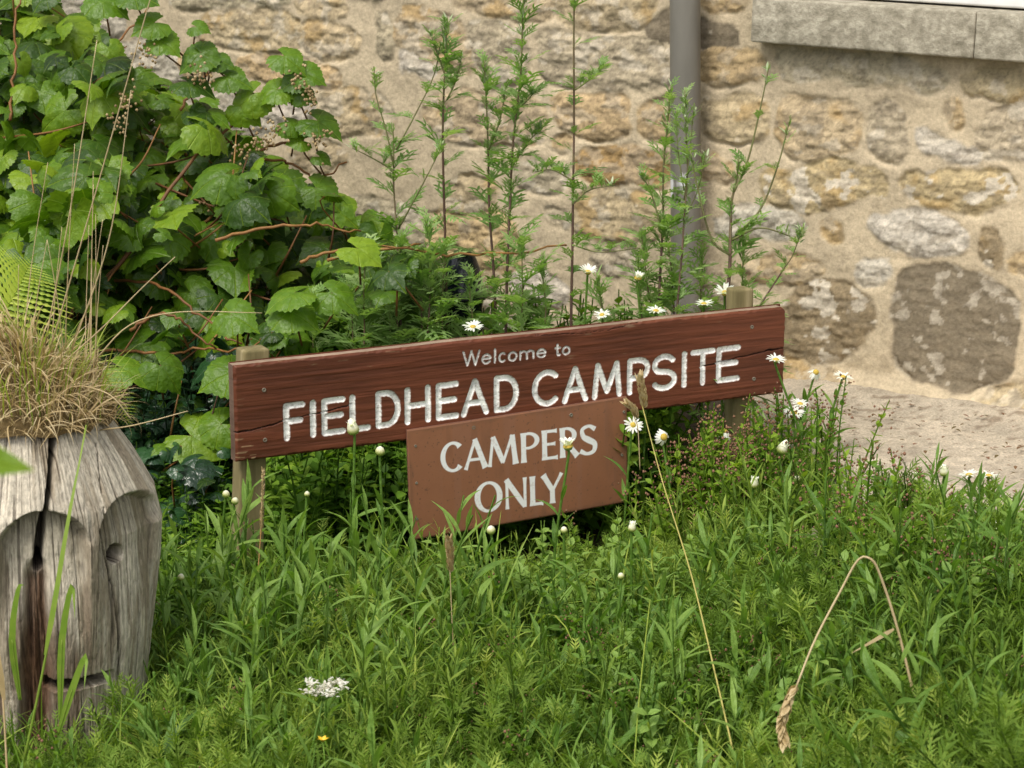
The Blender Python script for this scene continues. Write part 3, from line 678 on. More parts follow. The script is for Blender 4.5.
# ---- lower plate
OFF = .0075
PBL = b_st(411, 540.5, OFF); PBR = b_st(628, 502, OFF); PTL = b_st(409.5, 430, OFF)
pux = norm(PBR - PBL); PL = float(np.linalg.norm(PBR - PBL)); puy = np.array([-pux[1], pux[0]]); PH = float(np.dot(PTL - PBL, puy))
def p_st(px, py):
    d = b_st(px, py, OFF) - PBL; return np.array([np.dot(d, pux), np.dot(d, puy)])
ps = np.arange(0, PL + .0005, .001); ptt = np.arange(0, PH + .0005, .001); PS, PTT = np.meshgrid(ps, ptt)
def stemp(x0, y0, x1, y1, w0, wm=None, w1=None, asp=1.0):
    wm = w0 * .84 if wm is None else wm; w1 = w0 if w1 is None else w1
    t = np.linspace(0, 1, 9); c = np.c_[x0 + (x1 - x0) * t, y0 + (y1 - y0) * t]
    d = norm(np.array([x1 - x0, y1 - y0])); n_ = np.array([-d[1], d[0]])
    q = (2 * t - 1); wd = np.where(q < 0, wm + (w0 - wm) * q ** 4, wm + (w1 - wm) * q ** 4) / 2
    return np.r_[c + n_ * wd[:, None], (c - n_ * wd[:, None])[::-1]]
def ringp(cx, cy, rx, ry, tx, ty, a0, a1, flare=0.0, n=30):
    a = np.radians(np.linspace(a0, a1, n)); q = np.linspace(-1, 1, n); fl = flare * abs(q) ** 8
    out = np.c_[cx + (rx + fl * .3) * np.cos(a), cy + (ry + fl * .3) * np.sin(a)]; inn = np.c_[cx + (rx - tx - fl) * np.cos(a), cy + (ry - ty - fl) * np.sin(a)]
    return np.r_[out, inn[::-1]]
def ribbon(pts, ws):
    p = resample(np.c_[np.array(pts), np.zeros(len(pts))], 40)[:, :2]; ws = np.interp(np.linspace(0, 1, 40), np.linspace(0, 1, len(ws)), ws)
    d = norm(np.gradient(p, axis=0)); n_ = np.c_[-d[:, 1], d[:, 0]]
    return np.r_[p + n_ * ws[:, None] / 2, (p - n_ * ws[:, None] / 2)[::-1]]
# widths in cap heights
AL = {
 'C': lambda w: [ringp(.56, .5, .56, .52, .2, .085, 46, 314, .05)],
 'A': lambda w: [stemp(.06, 0, w * .5 - .02, 1.0, .13, .09, .10), stemp(w * .5 - .03, 1.02, w - .10, 0, .16, .17, .22), stemp(.2, .32, w - .22, .32, .09, .08, .09)],
 'M': lambda w: [stemp(.06, 0, .2, 1, .13, .09, .11), stemp(.19, 1.0, w * .5, .1, .16, .17, .14), stemp(w * .5 - .01, .08, w - .2, 1, .08, .085, .12), stemp(w - .2, 1, w - .09, 0, .17, .17, .22)],
 'P': lambda w: [stemp(.1, 0, .1, 1, .21, .165, .21), ringp(.26, .725, w - .28, .285, .165, .075, -92, 92), stemp(.1, .965, .3, .965, .07, .07, .07), stemp(.1, .48, .3, .48, .07, .07, .07)],
 'E': lambda w: [stemp(.1, 0, .1, 1, .21, .165, .21), stemp(.1, .955, w, .955, .085, .085, .14), stemp(.1, .52, w - .06, .52, .08, .08, .13), stemp(.1, .045, w + .02, .045, .085, .085, .15)],
 'R': lambda w: [stemp(.1, 0, .1, 1, .21, .165, .21), ringp(.24, .735, w - .32, .275, .165, .075, -92, 92), stemp(.1, .97, .28, .97, .07, .07, .07), stemp(.1, .5, .28, .5, .07, .07, .07), stemp(.24, .5, w - .06, 0, .14, .17, .22)],
 'S': lambda w: [ribbon([(w - .06, .84), (w * .55, .96), (.1, .86), (.14, .62), (w * .5, .5), (w - .08, .34), (w - .12, .1), (w * .42, .03), (.02, .14)], [.15, .09, .12, .16, .2, .17, .13, .09, .15])],
 'O': lambda w: [ringp(.5 * w, .5, .5 * w, .52, .19, .08, 0, 360)],
 'N': lambda w: [stemp(.08, 0, .08, 1, .13, .09, .12), stemp(.06, 1.0, w - .08, .02, .18, .17, .14), stemp(w - .07, 0, w - .07, 1, .09, .09, .14)],
 'L': lambda w: [stemp(.1, 0, .1, 1, .21, .165, .21), stemp(.1, .045, w, .045, .085, .085, .16)],
 'Y': lambda w: [stemp(.06, 1, w * .5, .45, .22, .17, .16), stemp(w - .04, 1, w * .5 + .02, .45, .13, .09, .1), stemp(w * .5, .52, w * .5, 0, .165, .165, .22)],
}
sdP = np.full(PS.shape, -1.0)
def plate_text(items, l0, l1):
    for ch, xa, xb in items:
        def cn(x, f):
            kx = (x - l0[0]) / (l1[0] - l0[0]); yt = l0[1] + kx * (l1[1] - l0[1]); yb = l0[2] + kx * (l1[2] - l0[2]); return p_st(x, yb + (yt - yb) * f)
        a, b, c = cn(xa, 0), cn(xb, 0), cn(.5 * (xa + xb), 1)
        h_ = c[1] - .5 * (a[1] + b[1]); w_ = (b[0] - a[0]) / h_
        for pg in AL[ch](w_):
            if ch == 'C': pg = pg * np.array([w_, 1])
            P_ = np.c_[a[0] + pg[:, 0] * h_, a[1] + (b[1] - a[1]) * pg[:, 0] / w_ + pg[:, 1] * h_]
            lo = P_.min(0) - .006; hi = P_.max(0) + .006
            i0, i1 = np.searchsorted(ptt, [lo[1], hi[1]]); j0, j1 = np.searchsorted(ps, [lo[0], hi[0]]); sl = (slice(i0, i1), slice(j0, j1))
            sdP[sl] = np.maximum(sdP[sl], poly_sd(PS[sl], PTT[sl], P_))
plate_text([('C', 441, 463), ('A', 464, 488), ('M', 488, 518), ('P', 521, 540), ('E', 542, 557), ('R', 560, 579), ('S', 580, 597)], (451, 442.5, 471.5), (588, 425, 454.5))
plate_text([('O', 475, 502.5), ('N', 505, 527), ('L', 530, 543), ('Y', 542, 563)], (488, 482, 511.5), (552, 474, 503))
pw = smooth(sdP, -.0012, .0002)[..., None]
bro = np.array([.272, .118, .063]) * (.93 + .14 * fbm(PS * 12, PTT * 12, 4, 3)[..., None])
ep = np.minimum.reduce([PS, PL - PS, PTT, PH - PTT])
grm = smooth(.012 - ep + (fbm(PS * 40, PTT * 40, 3, 8) - .5) * .02, 0, .01)[..., None] * .3 + smooth(fbm(PS * 35, PTT * 9, 4, 12), .6, .75)[..., None] * .22
strk = smooth(fbm(PS * 60, PTT * 3.5, 4, 21), .55, .72)[..., None] * .22; bro = bro * (1 - strk) + np.array([.27, .14, .10]) * strk
spk = smooth(fbm(PS * 230, PTT * 230, 2, 25), .78, .83)[..., None] * .6; bro = bro * (1 - spk) + np.array([.10, .06, .04]) * spk
bro = bro * (1 - grm) + np.array([.13, .07, .045]) * grm
pw = pw * (1 - .2 * smooth(fbm(PS * 170, PTT * 170, 3, 29), .66, .74)[..., None]); cp = bro * (1 - pw) + np.array([.86, .86, .85]) * pw
PT_ = .0045
Pp = BL + ux * (PBL[0] + PS * pux[0] + PTT * puy[0])[..., None] + upv * (PBL[1] + PS * pux[1] + PTT * puy[1])[..., None] + nB * OFF
Pp = Pp + nB * (.0012 * np.sin(PS / PL * PI * 1.3)[..., None]) - nB * (.0012 * (1 - smooth(ep, 0, .0025)))[..., None]
mb = MB(); mb.add(Pp.reshape(-1, 3), grid_faces(len(ptt), len(ps)), None, .5, 0, cp.reshape(-1, 3))
for E_ in (Pp[0], Pp[-1], Pp[:, 0], Pp[:, -1]):
    mb.add(np.array([E_, E_ - nB * PT_]).reshape(-1, 3), grid_faces(2, len(E_)), None, .5, 0, np.array([.17, .075, .05]))
mb.add(np.array([Pp[0, 0], Pp[0, -1], Pp[-1, -1], Pp[-1, 0]]) - nB * PT_, [[0, 1, 2, 3]], None, .5, 0, np.array([.1, .06, .04]))
plate = mb.build('plate', M_PLATE, sign, sign.location, use_col=True); plate['label'] = 'flat brown plate with white CAMPERS ONLY lettering'
for p in ((473.5, 427.5), (571, 415), (415.5, 446), (416.5, 483), (417, 519), (624, 412), (622, 455), (622, 497)):
    q_ = b_st(*p, OFF); screw(q_, OFF + .0008, plate, .0042 if p[1] < 430 and 430 < p[0] < 600 else .003)

# ------------------------------------------------------------------ carved log
SC = np.array([(33 - 512) / F * 3.74, 3.6, 0.0])
def log_z(py): return at(35, py, 3.42)[2]
prof_y = np.array([436, 440, 480, 520, 550, 590, 640, 700, 780, 900]); prof_r = np.array([70, 73, 98, 118, 124, 121, 114, 105, 102, 100]) / F * 3.82
nz_, na = 460, 1000
zy = np.linspace(900, 436, nz_); zl = np.array([log_z(y) for y in zy]); rl = np.interp(zy, prof_y, prof_r)
az = np.linspace(-PI, PI, na, endpoint=False)
AZ, YY = np.meshgrid(az, zy); RL = np.repeat(rl[:, None], na, 1); ZL = np.repeat(zl[:, None], na, 1)
XP = 512 + (SC[0] + RL * np.sin(AZ)) / ((3.6 - RL * np.cos(AZ)) * math.cos(PITCH) + (1.25 - ZL) * math.sin(PITCH)) * F                         # where the surface shows in the photograph, for the carving plan
front = smooth(np.cos(AZ), -.1, .15)
RR = RL * (1 + .025 * np.exp(-((AZ - R(29)) / .17) ** 2) - .02 * np.exp(-((AZ - R(5)) / .2) ** 2))
gr = fbm(AZ * 60, ZL * 12, 5, 2); gr2 = fbm(AZ * 7, ZL * 9, 5, 6)
gr3 = fbm(AZ * 130, ZL * 20, 4, 33); pit = smooth(fbm(AZ * 45, ZL * 60, 4, 35), .62, .7); RR += (gr - .5) * .0022 + (gr2 - .5) * .005 + (gr3 - .5) * .0012 - pit * .001
wob = (fbm(AZ * 6, ZL * 9, 3, 12) - .5) * 8
def hollow(x0, x1, ytop, yspring, yend, depth, pointed=0.0):
    cx = .5 * (x0 + x1); hw = .5 * (x1 - x0); hh = yspring - ytop
    e = np.abs(XP - cx) / hw
    arch = yspring - hh * np.sqrt(np.clip(1 - np.clip(e, 0, 1) ** 2, 0, 1)) ** (1 - pointed)
    dist = np.minimum((YY + wob * .3 - arch), (1 - e) * hw * 1.2)
    ins_ = smooth(dist, 0, 6) * (e < 1)
    fade = (1 - smooth(YY, yspring - 10, yend)) ** 1.3
    return ins_ * fade * depth * front, ins_ * front
h1, i1_ = hollow(-8, 91, 511, 552, 680, .036); h2_, i2_ = hollow(99, 161, 508, 556, 690, .022, .25)
RR -= h1 + h2_
hole = smooth(10.5 - np.hypot((XP - 124) * 1.15, YY - 567), 0, 3) * front; RR -= .045 * hole
hole2 = smooth(10 - np.hypot(XP - 38, YY - 568), 0, 5) * front; RR -= .03 * hole2
ckx = np.interp(YY, [436, 470, 505, 540, 565], [54, 51, 48, 41, 38]); ckw = np.interp(YY, [436, 480, 520, 545, 565], [5.5, 3, 5, 7, 8]) * (.7 + .6 * fbm(AZ * 3, ZL * 18, 3, 14))
crk = smooth(ckw - np.abs(XP - ckx + wob * .4), 0, 3) * (YY < 572) * front; RR -= .05 * crk
rot_ = smooth(18 + wob * 1.4 - np.abs(XP - np.interp(YY, [560, 620, 720], [38, 38, 36])), 0, 9) * smooth(YY, 560, 585) * front
RR -= rot_ * (.018 + (fbm(AZ * 30, ZL * 14, 4, 16) - .3) * .030)
mou = smooth(6.5 - np.abs(YY - (690 + (XP - 80) * .02) + wob * .5), 0, 4) * smooth(XP, 42, 52) * (1 - smooth(XP, 106, 116)) * front; RR -= .045 * mou
fis = np.maximum(smooth(fbm(AZ * 34, ZL * 2.6, 3, 19), .68, .71), .7 * smooth(fbm(AZ * 80, ZL * 6, 3, 39), .70, .73)); RR -= .0025 * fis
chk = smooth(1.2 - np.abs(XP - np.interp(YY, [436, 520, 600, 720], [93, 104, 119, 119]) + wob * .5), 0, 1.2) * (fbm(ZL * 20, AZ, 2, 3) > .42) * front; RR -= .01 * chk
VL = np.stack([SC[0] + RR * np.sin(AZ), SC[1] - RR * np.cos(AZ), ZL + .004 * np.sin(AZ * 3)], -1)
cl = np.array([.52, .465, .375]) * (.62 + .76 * gr[..., None]) * (.7 + .6 * gr2[..., None]) * (.76 + .48 * gr3[..., None]) * (1 - .12 * pit[..., None])
stn = smooth(fbm(AZ * 7, ZL * 6, 4, 22), .5, .68)[..., None] * .6; cl = cl * (1 - stn) + np.array([.20, .145, .085]) * stn
brn = smooth(YY, 560, 680)[..., None] * smooth(fbm(AZ * 9, ZL * 3, 4, 25), .42, .62)[..., None] * (1 - smooth(XP, 90, 112))[..., None] * .75; cl = cl * (1 - brn) + np.array([.10, .055, .03]) * brn
rt = rot_[..., None] * .85; cl = cl * (1 - rt) + np.array([.13, .065, .035]) * (.5 + fbm(AZ * 40, ZL * 20, 3, 28)[..., None]) * rt
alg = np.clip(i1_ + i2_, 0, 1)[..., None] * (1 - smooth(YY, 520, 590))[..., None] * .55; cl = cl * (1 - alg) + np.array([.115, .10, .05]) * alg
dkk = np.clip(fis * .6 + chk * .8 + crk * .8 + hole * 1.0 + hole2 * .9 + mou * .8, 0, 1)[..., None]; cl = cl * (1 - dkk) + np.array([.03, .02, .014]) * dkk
log = empty('carved_log', SC + Z * zl[0] * 0 + Z * -.25, 'upright weathered grey log carved with two hollow eyes and a mouth slot, grass on top', 'carved log')
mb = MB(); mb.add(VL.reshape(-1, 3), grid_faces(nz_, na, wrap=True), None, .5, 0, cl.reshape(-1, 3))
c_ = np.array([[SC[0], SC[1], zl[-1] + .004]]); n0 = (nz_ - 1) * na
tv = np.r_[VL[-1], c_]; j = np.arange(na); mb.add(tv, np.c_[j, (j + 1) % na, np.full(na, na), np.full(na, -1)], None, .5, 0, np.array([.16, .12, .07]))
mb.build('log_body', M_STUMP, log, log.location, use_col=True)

# ------------------------------------------------------------------ dry grass tuft on the log
topz = zl[-1]; g = np.random.default_rng(31)
tuft = empty('dry_grass_tuft', SC + Z * topz, 'mound of dry straw coloured grass and moss growing on top of the carved log', 'grass tuft')
M_THATCH = plain('matted thatch and moss', [(.25, (.035, .022, .01)), (.5, (.12, .08, .03)), (.75, (.24, .17, .08))], 60, 1, .02)
mb = MB(); nr, ns = 16, 60; rr_ = np.linspace(0, 1, nr); aa = np.linspace(0, 2 * PI, ns, endpoint=False); RR_, AA = np.meshgrid(rr_, aa, indexing='ij')
def mound(rn, a):
    h = .105 * (1 - rn ** 2.0) * (1 + .3 * np.cos(a - PI)); return h
bx, by = RR_ * np.cos(AA) * .145, RR_ * np.sin(AA) * .145
mzv = topz - .012 + mound(RR_, AA) + (fbm(bx * 30 + 5, by * 30 + 5, 3) - .5) * .04
mb.add(np.stack([SC[0] + bx, SC[1] + by, mzv], -1).reshape(-1, 3), grid_faces(nr, ns, wrap=True)); mb.build('moss_mat', M_THATCH, tuft, tuft.location)
mb = MB(); K = 2700
for bd, share in ((.9, .3), (1.8, .45), (2.6, .25)):
    tp = blade(1, .03, 6, bd); k = int(K * share)
    rn = np.sqrt(g.random(k)); a = g.random(k) * 2 * PI
    pos = np.c_[SC[0] + rn * np.cos(a) * .14, SC[1] + rn * np.sin(a) * .14, topz - .015 + mound(rn, a)]
    yaw = a - PI / 2 + g.normal(0, 1.0, k)
    sc_ = (.03 + .105 * g.random(k) ** 2) * (1 - .3 * rn)
    mb.scatter(tp, pos, rot_up(yaw, g.uniform(0, .5, k) + .5 * rn * (bd > 1), a), sc_, np.clip(g.normal(.72, .2, k) - .1 * (rn > .9), 0, 1))
mb.build('dry_blades', M_STRAW, tuft, tuft.location)
mb = MB(); k = 240; tp = blade(1, .02, 6, .9); rn = np.sqrt(g.random(k)); a = g.random(k) * 2 * PI
pos = np.c_[SC[0] + rn * np.cos(a) * .14, SC[1] + rn * np.sin(a) * .14, topz - .01 + mound(rn, a)]
mb.scatter(tp, pos, rot_up(a - PI / 2 + g.normal(0, .6, k), g.uniform(0, .4, k), a), g.uniform(.05, .15, k), g.normal(.85, .15, k)); mb.build('green_blades', M_GRASS, tuft, tuft.location)

def px_curve(pts, n=14):
    """(px,py,Y) control points -> world polyline"""
    return resample(np.array([at(*p) for p in pts]), n)
def seed_head(mb, pts, r, tint, mat=0, n=26):
    """a grass ear: pointed husks round the axis"""
    P_ = resample(pts, n); tg = norm(np.gradient(P_, axis=0)); g2 = np.random.default_rng(int(abs(P_[0][0]) * 1e5))
    tp = strip_leaf(1, .5, 3, .3, .4)
    for i in range(n):
        for kq in range(3):
            a = g2.random() * 6.28; e = norm(np.cross(tg[i], [math.cos(a), math.sin(a), .3])); t_p = norm(tg[i] + e * .7)
            mb.scatter(tp, P_[i:i + 1], frames(e[None], t_p[None]), [r * g2.uniform(1.4, 2.3)], [tint + g2.normal(0, .1)])
def stalk(name, label, pts, r0, r1, mats, cat='grass stalk', group=None, head=None, tint=.6, n=16, leaf=None, hr=.006):
    P_ = px_curve(pts, n); o_ = empty(name, P_[0], label, cat, group)
    m = MB(); tube(m, P_, np.linspace(r0, r1, n), 5, tint + np.r_[np.repeat(np.linspace(0, .15, n), 5), 0, .15]); m.build('stem', mats, o_, P_[0])
    if head is not None:
        m = MB(); hp = px_curve(head, 10); tube(m, hp, .0012, 4, tint); seed_head(m, hp, hr, tint); m.build('seed_head', M_STRAW, o_, P_[0])
    if leaf is not None:
        m = MB()
        for (lp, wd) in leaf:
            L_ = px_curve(lp, 10); sd_v = norm(np.cross(np.gradient(L_, axis=0), NB_VIEW)); t = np.linspace(0, 1, 10); ww = wd * (1 - t ** 2) * np.minimum(1, .4 + 3 * t)
            m.add(np.stack([L_ - sd_v * ww[:, None], L_ + sd_v * ww[:, None]], 1).reshape(-1, 3), grid_faces(10, 2), None, tint)
        m.build('leaf', mats, o_, P_[0])
    return o_
NB_VIEW = -FW
G1 = 'thin dry grass stems rising from the tuft on the log'
TS = 'thin straw coloured grass stem rising from the tuft on the carved log'
long_stems = [([(50,350,3.6),(95,195,3.55),(150,0,3.5),(160,-35,3.5)], 'longest straw grass stem on the log, leaning right up to the top edge'),
  ([(45,345,3.62),(72,200,3.6),(97,40,3.6)], 'straw grass stem on the log standing just left of the longest one'),
  ([(72,350,3.6),(110,235,3.57),(131,90,3.55)], 'straw grass stem on the log standing just right of the longest one'),
  ([(55,370,3.55),(100,330,3.5),(140,290,3.48),(175,257,3.45)], 'stout straw stem leaning far right from the tuft on the log'),
  ([(95,360,3.6),(130,325,3.6),(180,312,3.6),(262,313,3.62)], 'arched straw stem reaching right from the tuft towards the sign'),
  ([(100,430,3.55),(135,425,3.5),(188,411,3.5)], 'low straw stem sticking out right below the tuft edge'),
  ([(80,385,3.55),(110,395,3.5),(132,420,3.5)], 'short straw stem bent down over the right side of the tuft')]
for i, (p, lb) in enumerate(long_stems):
    stalk('dry_grass_stalk', lb, p, .0014, .0007, M_STRAW, 'grass stalk', G1, tint=.8)
for i in range(14):
    x0 = g.uniform(-10, 105); x1 = x0 + g.normal(4, 9); y1 = g.uniform(140, 300); y0 = 350 + abs(x0 - 45) * .3
    stalk('dry_grass_stalk', TS, [(x0, y0, 3.6 + g.uniform(-.08, .08)), (.6 * x0 + .4 * x1, .5 * (y0 + y1), 3.6), (x1, y1, 3.6)], .0010, .0005, M_STRAW, 'grass stalk', G1, tint=.75)
# fern fronds
def fern(name, label, pts, wmax, M_=None):
    P_ = px_curve(pts, 26); o_ = empty(name, P_[0], label, 'fern'); tg = norm(np.gradient(P_, axis=0))
    m = MB(); tube(m, P_, np.linspace(.0018, .0005, 26), 4, .5); m.build('stem', M_FERN, o_, P_[0])
    m = MB(); tp = strip_leaf(1, .085, 18, .35, .2, lambda t: (1 - t * .92) * (1 + .55 * np.sin(t * 60)))
    for i in range(2, 26):
        l = wmax * math.sin(PI * (i / 26) ** .8) * .9 + .004
        for sg in (-1, 1):
            sdv_ = norm(np.cross(tg[i], NB_VIEW)) * sg
            m.scatter(tp, P_[i:i + 1], frames((NB_VIEW + np.array([0, 0, .6]))[None], (sdv_ + tg[i] * .45)[None]), [l], [.6 + g.normal(0, .16)])
    m.build('frond', M_FERN, o_, P_[0])
fern('fern', 'yellow green fern frond beside the left edge of the dry grass tuft', [(-40,400,3.75),(-5,330,3.7),(20,285,3.68),(30,262,3.66)], .12)
fern('fern', 'small green fern frond hanging right of the dry grass on the log', [(60,330,3.78),(95,360,3.74),(118,400,3.72),(130,425,3.72)], .04)

exec_parts = True
# ------------------------------------------------------------------ climbing vine shrub
g = np.random.default_rng(5)
def wall_Y(px, py): return hit(px, py, P0, NW)[1]
vine_poly = np.array([(-70,-60),(25,-60),(55,-5),(95,35),(135,60),(170,84),(205,100),(232,125),(258,150),(282,176),(336,190),(362,225),(418,246),(462,268),(455,305),(440,335),(330,345),(232,375),(232,470),(205,545),(165,560),(110,430),(60,400),(-70,430)], float)
vine = empty('vine_shrub', at(120, 520, 5.3) * np.array([1, 1, 0]) + Z * -.2, 'sprawling green vine with large lobed leaves and orange brown stems against the wall', 'vine')
K = 5200
q = np.c_[g.uniform(-70, 460, K), g.uniform(-60, 560, K)]; q = q[poly_sd(q[:, 0], q[:, 1], vine_poly) > 4]
K = len(q)
Yw = np.array([wall_Y(*p) for p in q])
frontY = np.clip(np.interp(q[:, 1], [-60, 120, 300, 450, 560], [6.0, 5.35, 4.95, 4.62, 4.5]) + (.5) * (fbm(q[:, 0] / 48, q[:, 1] / 48, 3, 3) - .5) * 2, 4.5, Yw - .12)
dep = g.random(K) ** 1.25 * np.minimum(.85, Yw - .06 - frontY)
pos = np.array([at(p[0], p[1], y) for p, y in zip(q, frontY + dep)])
sizes = (.024 + .046 * g.random(K) ** 1.3) * np.where(q[:, 0] < 150, 1.12, 1.0) * (1 - .35 * smooth(q[:, 1], 330, 420) * (g.random(K) < .5))
nr_ = norm(np.c_[g.normal(0, .5, K), g.normal(-.38, .38, K), g.normal(.95, .3, K)])
tp_ = norm(np.c_[g.normal(.1, .8, K), g.normal(-.6, .45, K), g.normal(-.35, .35, K)])
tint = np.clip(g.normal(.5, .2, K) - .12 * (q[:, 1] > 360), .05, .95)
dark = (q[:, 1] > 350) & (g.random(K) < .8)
mbv = MB(); mbi = MB()
var = g.integers(0, 5, K)
for i in range(5):
    s_ = (var == i) & ~dark; mbv.scatter(PALM[i], pos[s_], frames(nr_[s_], tp_[s_]), sizes[s_], tint[s_])
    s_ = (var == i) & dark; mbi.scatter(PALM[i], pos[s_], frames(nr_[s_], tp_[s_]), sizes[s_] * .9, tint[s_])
# hand-placed leaves on the open sprays over the wall: px, py, size px, tilt of tip
spr = [(300,62,40,1),(318,78,34,1),(285,84,30,-1),(310,95,26,1),(335,127,44,1),(262,95,38,-1),(242,82,40,1),(215,58,36,1),(228,64,30,1),(255,112,34,1),(236,100,40,-1),(300,126,28,1),(292,144,24,-1),(328,160,20,1),
       (175,45,36,1),(185,62,40,-1),(120,6,44,1),(150,0,40,1),(205,88,44,1),(222,118,40,1),(275,178,52,1),(300,192,50,1),(335,195,48,1),(350,215,44,1),(205,30,22,1),(140,28,36,-1),(375,255,44,1),(262,205,50,-1),
       (178,372,44,1),(210,380,56,-1),(140,375,50,1),(215,445,60,1),(200,432,52,-1),(120,470,44,1),(250,322,46,1),(275,300,50,-1),(310,318,50,1),(350,300,46,1)]
stem_ends = []
for (x, y, s_, sg) in spr:
    Y_ = min(wall_Y(x, y) - .18, 5.35) if y < 250 else 4.72
    p_w = at(x - sg * s_ * .4, y - s_ * .15, Y_); sc_ = s_ / F * Y_ * .56
    n_v = norm(np.array([[g.normal(0, .25), -.7 + g.normal(0, .2), .8]])); t_v = norm(np.array([[sg * g.uniform(.5, 1), -.3, g.uniform(-.55, -.05)]]))
    mbv.scatter(PALM[g.integers(0, 5)], p_w[None], frames(n_v, t_v), [sc_], [np.clip(g.normal(.6, .15), .2, .95)])
    stem_ends.append((p_w, x, y, Y_))
mbi.build('dark_foliage', M_IVY, vine, vine.location)
mb = MB()
main = [[(60,330,5.1),(120,265,5.1),(160,205,5.2),(200,150,5.3),(245,122,5.4),(285,98,5.45),(306,84,5.5)], [(110,280,5.2),(165,290,5.0),(205,320,4.9),(240,345,4.8)], [(100,350,5.0),(150,355,4.95),(200,350,4.9),(245,350,4.8)],
        [(130,330,4.75),(170,315,4.72),(215,350,4.7)], [(190,240,5.4),(240,185,5.5),(262,168,5.5)], [(255,160,5.4),(290,165,5.45),(320,178,5.45),(345,163,5.5)], [(260,150,5.4),(300,140,5.45),(315,125,5.5)],
        [(330,260,4.9),(400,250,4.9),(470,256,4.9),(565,246,4.95)], [(90,120,5.6),(110,60,5.7),(150,5,5.8)], [(10,120,5.5),(14,50,5.6),(22,-20,5.7)], [(300,262,4.8),(350,250,4.85),(420,245,4.9)], [(215,240,4.9),(300,225,4.95),(360,232,5.0)],
        [(20,420,4.9),(60,330,4.95),(120,265,5.1)], [(180,110,5.5),(205,75,5.55),(215,58,5.6)]]
for c in main:
    P_ = px_curve(c, 20); P_ += (np.c_[fbm(np.arange(20) * .6, np.zeros(20), 2, len(c)), fbm(np.arange(20) * .6, np.zeros(20), 2, 9), fbm(np.arange(20) * .6, np.zeros(20), 2, 19)] - .5) * .03
    mb = MB(); tube(mb, P_, np.linspace(.0062 if len(c) > 4 else .0042, .0022, 20), 6, .5 + g.normal(0, .1)); mb.build('stem', M_STEMO, vine, vine.location)
for i in range(46):
    c = q[g.integers(0, K)]; a_ = g.normal(-.7, .6); l_ = g.uniform(50, 130); x1, y1 = c[0] + l_ * math.cos(a_), c[1] + l_ * math.sin(a_)
    if poly_sd(np.array([x1]), np.array([y1]), vine_poly)[0] < -12: continue
    f0 = float(np.interp(c[1], [-60, 120, 300, 450, 560], [6.0, 5.35, 4.95, 4.62, 4.5])) + .1; Y0 = min(f0, wall_Y(*c) - .1); Y1 = min(f0 + .12, wall_Y(x1, y1) - .1)
    P_ = px_curve([(c[0], c[1], Y0 + .15), (.5 * (c[0] + x1) + g.normal(0, 6), .5 * (c[1] + y1) + 6, .5 * (Y0 + Y1)), (x1, y1, Y1)], 10)
    tube(mbv, P_, np.linspace(.0034, .0016, 10), 5, .5 + g.normal(0, .15), 1)
for (p_w, x, y, Y_) in stem_ends:                            # petioles
    P_ = resample(np.array([p_w, p_w + [g.normal(0, .01), .03, -.03], p_w + [g.normal(0, .03), .06, -.09]]), 6); tube(mbv, P_, np.linspace(.0016, .0026, 6), 5, .35, 1)
sel = g.choice(K, 520, replace=False)
for i in sel:
    p_w = pos[i]; P_ = resample(np.array([p_w, p_w + [g.normal(0, .02), .03, -.03], p_w + [g.normal(0, .05), .08, -.11]]), 6); tube(mbv, P_, np.linspace(.0014, .0026, 6), 4, .5, 1)
# brown withered flower clusters between the vine leaves
mb = MB(); 
for (x, y) in [(118,120),(128,100),(245,150),(262,140),(275,130),(310,98),(212,200),(300,80),(110,285),(255,285),(240,245),(200,75),(320,140),(145,55)]:
    Y_ = min(wall_Y(x, y) - .2, 5.3); mb = MB()
    for _ in range(26):
        p_w = at(x + g.normal(0, 6), y + g.normal(0, 7), Y_ + g.normal(0, .02)); lathe(mbv, [(.0001, .004), (.003, .002), (.0035, -.001), (.0001, -.004)], 6, p_w, g.uniform(.2, .8), 2)
mbv.build('foliage', [M_VINE, M_STEMO, M_STRAW], vine, vine.location)
# dark pot behind
mb = MB(); pc_ = at(463, 306, 5.05); m_, t_, p_ = mat('dark blue black plastic'); p_.inputs['Base Color'].default_value = (.008, .010, .02, 1); p_.inputs['Roughness'].default_value = .18
s_ = .045
lathe(mb, [(.0005, .0), (.044, .0), (.046, .05), (.048, .075), (.055, .078), (.055, .088), (.047, .092), (.045, .12), (.04, .15), (.03, .175), (.018, .19), (.0005, .196)], 28, pc_ - Z * .06)
lo_ = mb.build('plastic_canister', m_, None, pc_ - Z * .06); tag(lo_, 'dark glossy blue black plastic canister half hidden behind the leaves above the sign', 'canister')
bz = pc_[2] - .06; mb = MB(); box(mb, pc_ * np.array([1, 1, 0]) + np.array([-.09, -.08, gz(pc_[0], pc_[1]) - .05]), (.18, 0, 0), (0, .16, 0), (0, 0, bz - gz(pc_[0], pc_[1]) + .05), bevel=.012); tag(mb.build('stone_block', M_SILL), 'rough stone block standing under the dark canister behind the sign', 'stone block')

